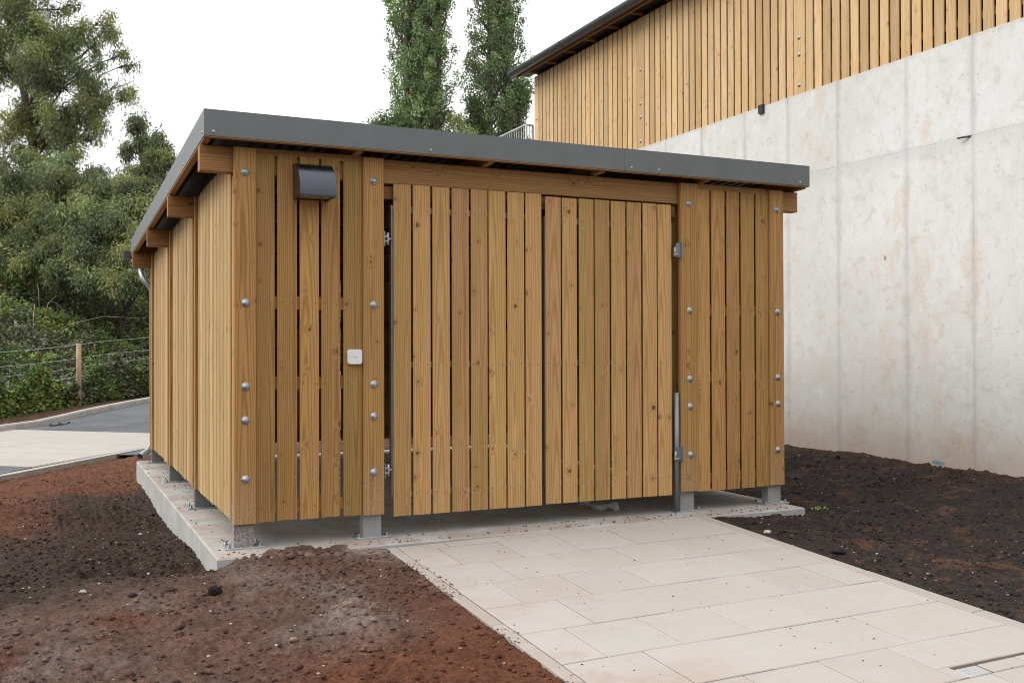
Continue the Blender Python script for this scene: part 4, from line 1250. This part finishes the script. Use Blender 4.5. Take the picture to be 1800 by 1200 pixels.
# bare dead stems arching out of the brambles
bs = np.random.default_rng(77)
for i in range(14):
    uu = -4.5 + 7.5*bs.random(); ww = 0.5+3.5*bs.random()
    q = F0p+uu*fd+ww*fnb; z0 = float(bank_h(np.array([uu]), np.array([ww]))[0])-0.1
    dx_, dy_ = bs.normal(size=2)*0.55
    L_ = 0.5+0.6*bs.random()
    st = tube('dead_stem', [(q[0], q[1], z0), (q[0]+dx_*0.4, q[1]+dy_*0.4, z0+L_*0.7), (q[0]+dx_, q[1]+dy_, z0+L_), (q[0]+dx_*1.7, q[1]+dy_*1.7, z0+L_*0.9)], [0.012, 0.010, 0.007, 0.003], M_stem, bm_, 4)

def eucalypt(name, label, base, clumps, trunk_r, leaf_n, palette, group, seed, leaf_len=0.13, droop=0.7):
    """clumps: (px, py, radius_px, depth) foliage masses; trunk and limbs reach into each of them"""
    g = np.random.default_rng(seed)
    root = empty(name, tuple(base), label, 'tree', group)
    cs = np.array([at(px, py, d) for px, py, r, d in clumps]); rs = np.array([r*d/FPX for px, py, r, d in clumps])
    base = np.array(base, float)
    order = np.argsort(cs[:, 2])
    V, F = [], []
    def add(pts, rad, n=7):
        v, f = tube_geo(pts, rad, n)
        k = len(V); V.extend(v); F.extend([tuple(q+k for q in ff) for ff in f])
    top = cs[order[-1]]; mean = cs.mean(0)
    hub_lo = np.array([base[0]*0.7+mean[0]*0.3, base[1]*0.7+mean[1]*0.3, base[2]+(cs[:, 2].min()-base[2])*0.75])
    spine = [base-(0, 0, 0.3)]
    for t in np.linspace(0.12, 1, 8):
        q = base*(1-t) + (hub_lo if t < 0.5 else hub_lo)*t if t < 0.01 else None
        zq = base[2]+(top[2]-base[2])*t*0.97
        k = min(1, t)**1.6
        xy = base[:2]*(1-k)+top[:2]*k + g.normal(size=2)*0.16
        spine.append(np.array([xy[0], xy[1], zq]))
    spine = np.array(spine)
    add(spine, np.linspace(trunk_r, trunk_r*0.18, len(spine)), 9)
    for c, r in zip(cs, rs):
        # limb leaves the trunk well below its clump
        zc = c[2] - np.hypot(*(c[:2]-spine[:, :2].mean(0)))*0.55 - r*0.3
        zc = np.clip(zc, spine[1, 2], spine[-2, 2])
        k = np.interp(zc, spine[:, 2], np.arange(len(spine)))
        i0 = int(min(k, len(spine)-2)); st = spine[i0]+(spine[i0+1]-spine[i0])*(k-i0)
        m1 = st*0.6+c*0.4 + g.normal(size=3)*0.18; m2 = st*0.25+c*0.75+g.normal(size=3)*0.15+np.array([0, 0, 0.1])
        r0 = trunk_r*0.34*min(1, 0.35+r*0.5)
        add([st, m1, m2, c], [r0, r0*0.7, r0*0.45, r0*0.2], 6)
        for q in range(6):
            e = c + g.normal(size=3)*r*np.array([0.6, 0.6, 0.5])
            add([c*0.5+m2*0.5, (c+e)/2+g.normal(size=3)*0.08, e], [r0*0.28, r0*0.2, r0*0.08], 4)
    me = mesh_py('trunk', [tuple(np.array(v)-base) for v in V], F, smooth=True)
    link('trunk', me, M_bark, root)
    wts = rs**2.3; wts /= wts.sum()
    Cs, Ds, Cl, Ls = [], [], [], []
    for c, r, wt_ in zip(cs, rs, wts):
        nl_ = int(leaf_n*wt_); per = 12
        nsub = int(np.clip(round(9*r), 3, 12))
        for q in range(nsub):
            d = g.normal(size=3); d /= np.linalg.norm(d); d[2] *= 0.85
            sc_ = c + d*r*(0.45+0.5*g.random()); sr = r*(0.30+0.22*g.random())
            nt = max(3, int(nl_/nsub/per))
            lum = 0.45 + 1.15*g.random()
            pcol = palette[g.integers(0, len(palette))]*lum
            d = g.normal(size=(nt, 3)); d /= np.linalg.norm(d, axis=1, keepdims=True)
            tc = sc_ + d*sr*(0.45+0.65*g.random((nt, 1)))*np.array([1, 1, 0.8])
            tcol = (0.6*pcol+0.4*palette[g.integers(0, len(palette), nt)]*lum)*(0.75+0.5*g.random((nt, 1)))
            sp = g.normal(size=(nt, per, 3))*np.array([0.11, 0.11, 0.13])*min(1.3, 0.7+r*0.35)
            Pp = tc[:, None]+sp - np.array([0, 0, 0.05])
            Dd = sp*2.0 + g.normal(size=(nt, per, 3))*0.35 + np.array([0, 0, -droop])
            cc = tcol[:, None]*(0.7+0.6*g.random((nt, per, 1)))
            Cs.append(Pp.reshape(-1, 3)); Ds.append(Dd.reshape(-1, 3)); Cl.append(cc.reshape(-1, 3))
    Cs, Ds, Cl = np.concatenate(Cs), np.concatenate(Ds), np.concatenate(Cl)
    N = len(Cs)
    link('crown', leaf_mesh('crown', Cs-base, Ds, leaf_len*(0.6+0.8*g.random(N)), leaf_len*0.28*(0.7+0.6*g.random(N)), Cl), M_leaf, root)
    return root

P_OL = np.array([[0.115, 0.120, 0.048], [0.085, 0.105, 0.045], [0.145, 0.140, 0.055], [0.065, 0.090, 0.050], [0.095, 0.115, 0.075]])
P_BL = np.array([[0.068, 0.095, 0.058], [0.090, 0.115, 0.078], [0.052, 0.075, 0.040], [0.115, 0.130, 0.070], [0.125, 0.125, 0.055]])
P_MX = np.concatenate([P_OL, P_BL])
GT = 'eucalyptus trees on the bank'
def gbase(px, d, z): q = at(px, 600, d); return (q[0], q[1], z)
eucalypt('eucalyptus_tree', 'tallest eucalyptus at left, its crown running out of the picture', gbase(60, 36, 1.8),
         [(30, 40, 62, 36), (85, 55, 50, 35.5), (10, 115, 55, 36.5), (75, 120, 60, 35.2), (120, 85, 42, 36.5), (150, 45, 22, 36), (185, 35, 24, 36.2), (168, 75, 18, 36), (195, 65, 17, 36),
          (172, 100, 20, 36), (215, 98, 18, 36.4), (228, 110, 14, 36.4), (120, 150, 46, 35.4), (155, 165, 38, 35), (195, 170, 20, 36), (215, 150, 22, 36), (232, 172, 12, 36),
          (100, 200, 46, 35.2), (150, 210, 38, 35.6), (60, 190, 34, 36.6), (30, 215, 40, 36), (120, 245, 40, 35.4), (80, 255, 34, 36), (160, 245, 18, 36), (20, 270, 42, 36),
          (95, -15, 40, 36.4), (125, 5, 20, 36.6), (20, -40, 60, 36), (70, -80, 50, 36.5), (-50, 60, 60, 37), (-60, 160, 60, 37), (10, -120, 50, 36)],
         0.26, 95000, P_OL, GT, 101)
eucalypt('eucalyptus_tree', 'small airy eucalyptus showing between the tall tree and the roof', gbase(262, 33, 1.8),
         [(245, 225, 24, 33), (232, 262, 16, 33), (258, 250, 20, 33.4), (285, 255, 24, 33), (300, 283, 26, 33), (270, 285, 26, 32.6), (245, 305, 24, 33), (300, 315, 26, 33), (215, 262, 9, 33),
          (270, 325, 30, 32.8), (325, 290, 22, 33.4), (330, 330, 30, 33)],
         0.13, 22000, P_MX, GT, 102)
eucalypt('eucalyptus_tree', 'olive green bushy eucalyptus at the far left below the tall crown', gbase(10, 32, 1.5),
         [(-20, 300, 55, 32), (35, 310, 45, 32), (-10, 360, 55, 31.5), (45, 365, 45, 31.6), (15, 410, 50, 31), (-60, 380, 60, 31.5), (60, 420, 42, 30.6), (0, 460, 48, 30), (-70, 300, 50, 32.5), (50, 470, 40, 29.8)],
         0.18, 45000, P_MX, GT, 103)
eucalypt('eucalyptus_tree', 'blue green eucalyptus filling the middle of the bank', gbase(110, 31.5, 1.6),
         [(95, 305, 42, 32), (140, 322, 30, 32.4), (125, 292, 20, 32.6), (115, 345, 45, 31.4), (165, 340, 42, 31.6), (90, 385, 42, 31), (140, 390, 48, 30.6), (110, 435, 44, 30), (160, 440, 44, 29.6), (188, 322, 20, 32.4), (60, 285, 26, 32.5), (168, 300, 14, 32.8), (120, 480, 40, 29), (170, 490, 38, 28.8)],
         0.17, 50000, P_BL, GT, 104)
eucalypt('eucalyptus_tree', 'drooping olive eucalyptus just left of the store roof', gbase(215, 30.5, 1.8),
         [(208, 318, 17, 31.8), (225, 340, 40, 31), (190, 370, 40, 30.4), (240, 375, 42, 30.6), (205, 415, 44, 29.8), (250, 420, 44, 29.6), (215, 460, 44, 29), (260, 465, 40, 29), (280, 350, 40, 31.4), (300, 420, 50, 30.4), (240, 500, 40, 28.4), (310, 370, 44, 31.5), (300, 480, 50, 29.4)],
         0.16, 56000, P_MX, GT, 105)
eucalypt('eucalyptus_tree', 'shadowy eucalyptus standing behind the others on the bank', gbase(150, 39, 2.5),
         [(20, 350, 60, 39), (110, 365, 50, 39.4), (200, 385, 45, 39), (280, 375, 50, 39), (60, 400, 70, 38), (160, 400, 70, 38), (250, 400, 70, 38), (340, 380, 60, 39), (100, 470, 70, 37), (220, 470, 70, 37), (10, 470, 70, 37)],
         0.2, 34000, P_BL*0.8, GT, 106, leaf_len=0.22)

def poplar(label, base, H_, rad, n, pal, seed, stems):
    g = np.random.default_rng(seed)
    root = empty('poplar_tree', base, label, 'tree', 'poplars behind the store')
    V, F = [], []
    def add(pts, r_, n_=6):
        v, f = tube_geo(pts, r_, n_); k = len(V); V.extend(v); F.extend([tuple(q+k for q in ff) for ff in f])
    cl = []
    for (ox, oy, hh, rr) in stems:
        top = np.array([ox*1.3, oy*1.3, hh])
        add([(0, 0, -0.3), (ox*0.5, oy*0.5, hh*0.2), (ox, oy, hh*0.5), tuple(top)], [0.34, 0.26, 0.15, 0.02], 8)
        nb = int(hh*7)
        for i in range(nb):
            z0 = 1.5 + (hh-2.5)*g.random()
            a = g.random()*2*np.pi
            env = 1.22*rr*(1-(z0/hh)**3.2)*(0.55+0.45*min(1, z0/6))*(0.75+0.5*g.random())
            Lr = 1.2+1.6*g.random()
            q0 = np.array([ox*z0/hh*1.3, oy*z0/hh*1.3, z0]); q1 = q0+np.array([np.cos(a)*env, np.sin(a)*env, Lr])
            qm = (q0+q1)/2 + np.array([np.cos(a), np.sin(a), -0.6])*env*0.25
            add([q0, qm, q1], [0.05, 0.03, 0.008], 4)
            for t, w_ in ((0.45, 0.26), (0.7, 0.34), (0.9, 0.34), (1.05, 0.24)):
                c = q0+(q1-q0)*t + g.normal(size=3)*0.1; cl.append((*c, w_*(0.7+0.6*g.random())))
    link('trunk', mesh_py('trunk', V, F, smooth=True), M_bark, root)
    cl = np.array(cl); m = max(3, n//len(cl))
    d = g.normal(size=(len(cl), m, 3)); d /= np.linalg.norm(d, axis=2, keepdims=True)
    C = cl[:, None, :3] + d*cl[:, None, 3:]*(0.35+0.75*g.random((len(cl), m, 1)))*np.array([1, 1, 1.25])
    tone = pal[g.integers(0, len(pal), len(cl))]*(0.75+0.5*g.random((len(cl), 1)))
    cc = tone[:, None]*(0.65+0.75*g.random((len(cl), m, 1)))
    D = g.normal(size=(len(cl), m, 3)); D[..., 2] -= 0.3
    N = len(cl)*m
    link('crown', leaf_mesh('crown', C.reshape(-1, 3), D.reshape(-1, 3), 0.105*(0.7+0.6*g.random(N)), 0.09*(0.7+0.6*g.random(N)), cc.reshape(-1, 3), 0.15), M_leafp, root)
P_PO = np.array([[0.062, 0.092, 0.048], [0.080, 0.112, 0.056], [0.052, 0.080, 0.044], [0.095, 0.122, 0.066], [0.072, 0.092, 0.056]])
q = at(742, 600, 48); poplar('tall poplar with a thin gappy crown, left of the pair', (q[0], q[1], 0), 23, 1.5, 95000, P_PO*1.5, 201, [(-0.65, 0.1, 22.5, 1.2), (0.75, -0.1, 22.0, 0.95), (0.1, 0.5, 20, 1.0)])
q = at(872, 600, 50); poplar('tall dense dark green poplar nearer the clad building', (q[0], q[1], 0), 24, 1.6, 110000, P_PO*1.38, 202, [(-0.25, 0.1, 23, 1.25), (0.55, 0.2, 20.5, 1.15), (0.95, -0.4, 14.5, 1.0), (-0.8, 0.3, 12.8, 0.75)])
eucalypt('broadleaf_tree', 'low bushy tree top peeping over the roof left of the poplars', gbase(680, 44, 0),
         [(672, 212, 18, 44), (660, 225, 16, 44), (690, 218, 18, 44), (705, 200, 16, 44), (712, 225, 22, 44), (680, 240, 26, 44), (700, 260, 30, 44), (650, 255, 26, 44)], 0.16, 9000, P_PO*0.9, 'bushy trees behind the roof', 107, leaf_len=0.15, droop=0.2)
eucalypt('broadleaf_tree', 'yellowish green tree top between the two poplars over the roof', gbase(805, 43, 0),
         [(800, 215, 18, 43), (785, 235, 18, 43), (815, 232, 18, 43), (800, 255, 28, 43), (830, 255, 22, 43), (770, 255, 24, 43)], 0.15, 7000, P_PO*np.array([1.45, 1.25, 1.0]), 'bushy trees behind the roof', 108, leaf_len=0.14, droop=0.2)

# a weed by the slab's right corner
x_, y_ = on_ground(1440, 897)
z_ = float(ground_z(np.array([x_]), np.array([y_]))[0])
g = np.random.default_rng(3)
k = 26
weed = link('weed', leaf_mesh('weed', np.tile([[x_, y_, z_]], (k, 1))+g.normal(size=(k, 3))*np.array([0.02, 0.02, 0.008])+np.array([0, 0, 0.012]), np.column_stack([g.normal(size=(k, 2)), 0.5+g.random(k)]),
            0.015+0.022*g.random(k), 0.012+0.008*g.random(k), np.tile([[0.14, 0.20, 0.06]], (k, 1))*(0.7+0.6*g.random((k, 1)))), M_leafb)
tag(weed, 'small green weed sprouting in dark soil by the slab corner', 'weed')
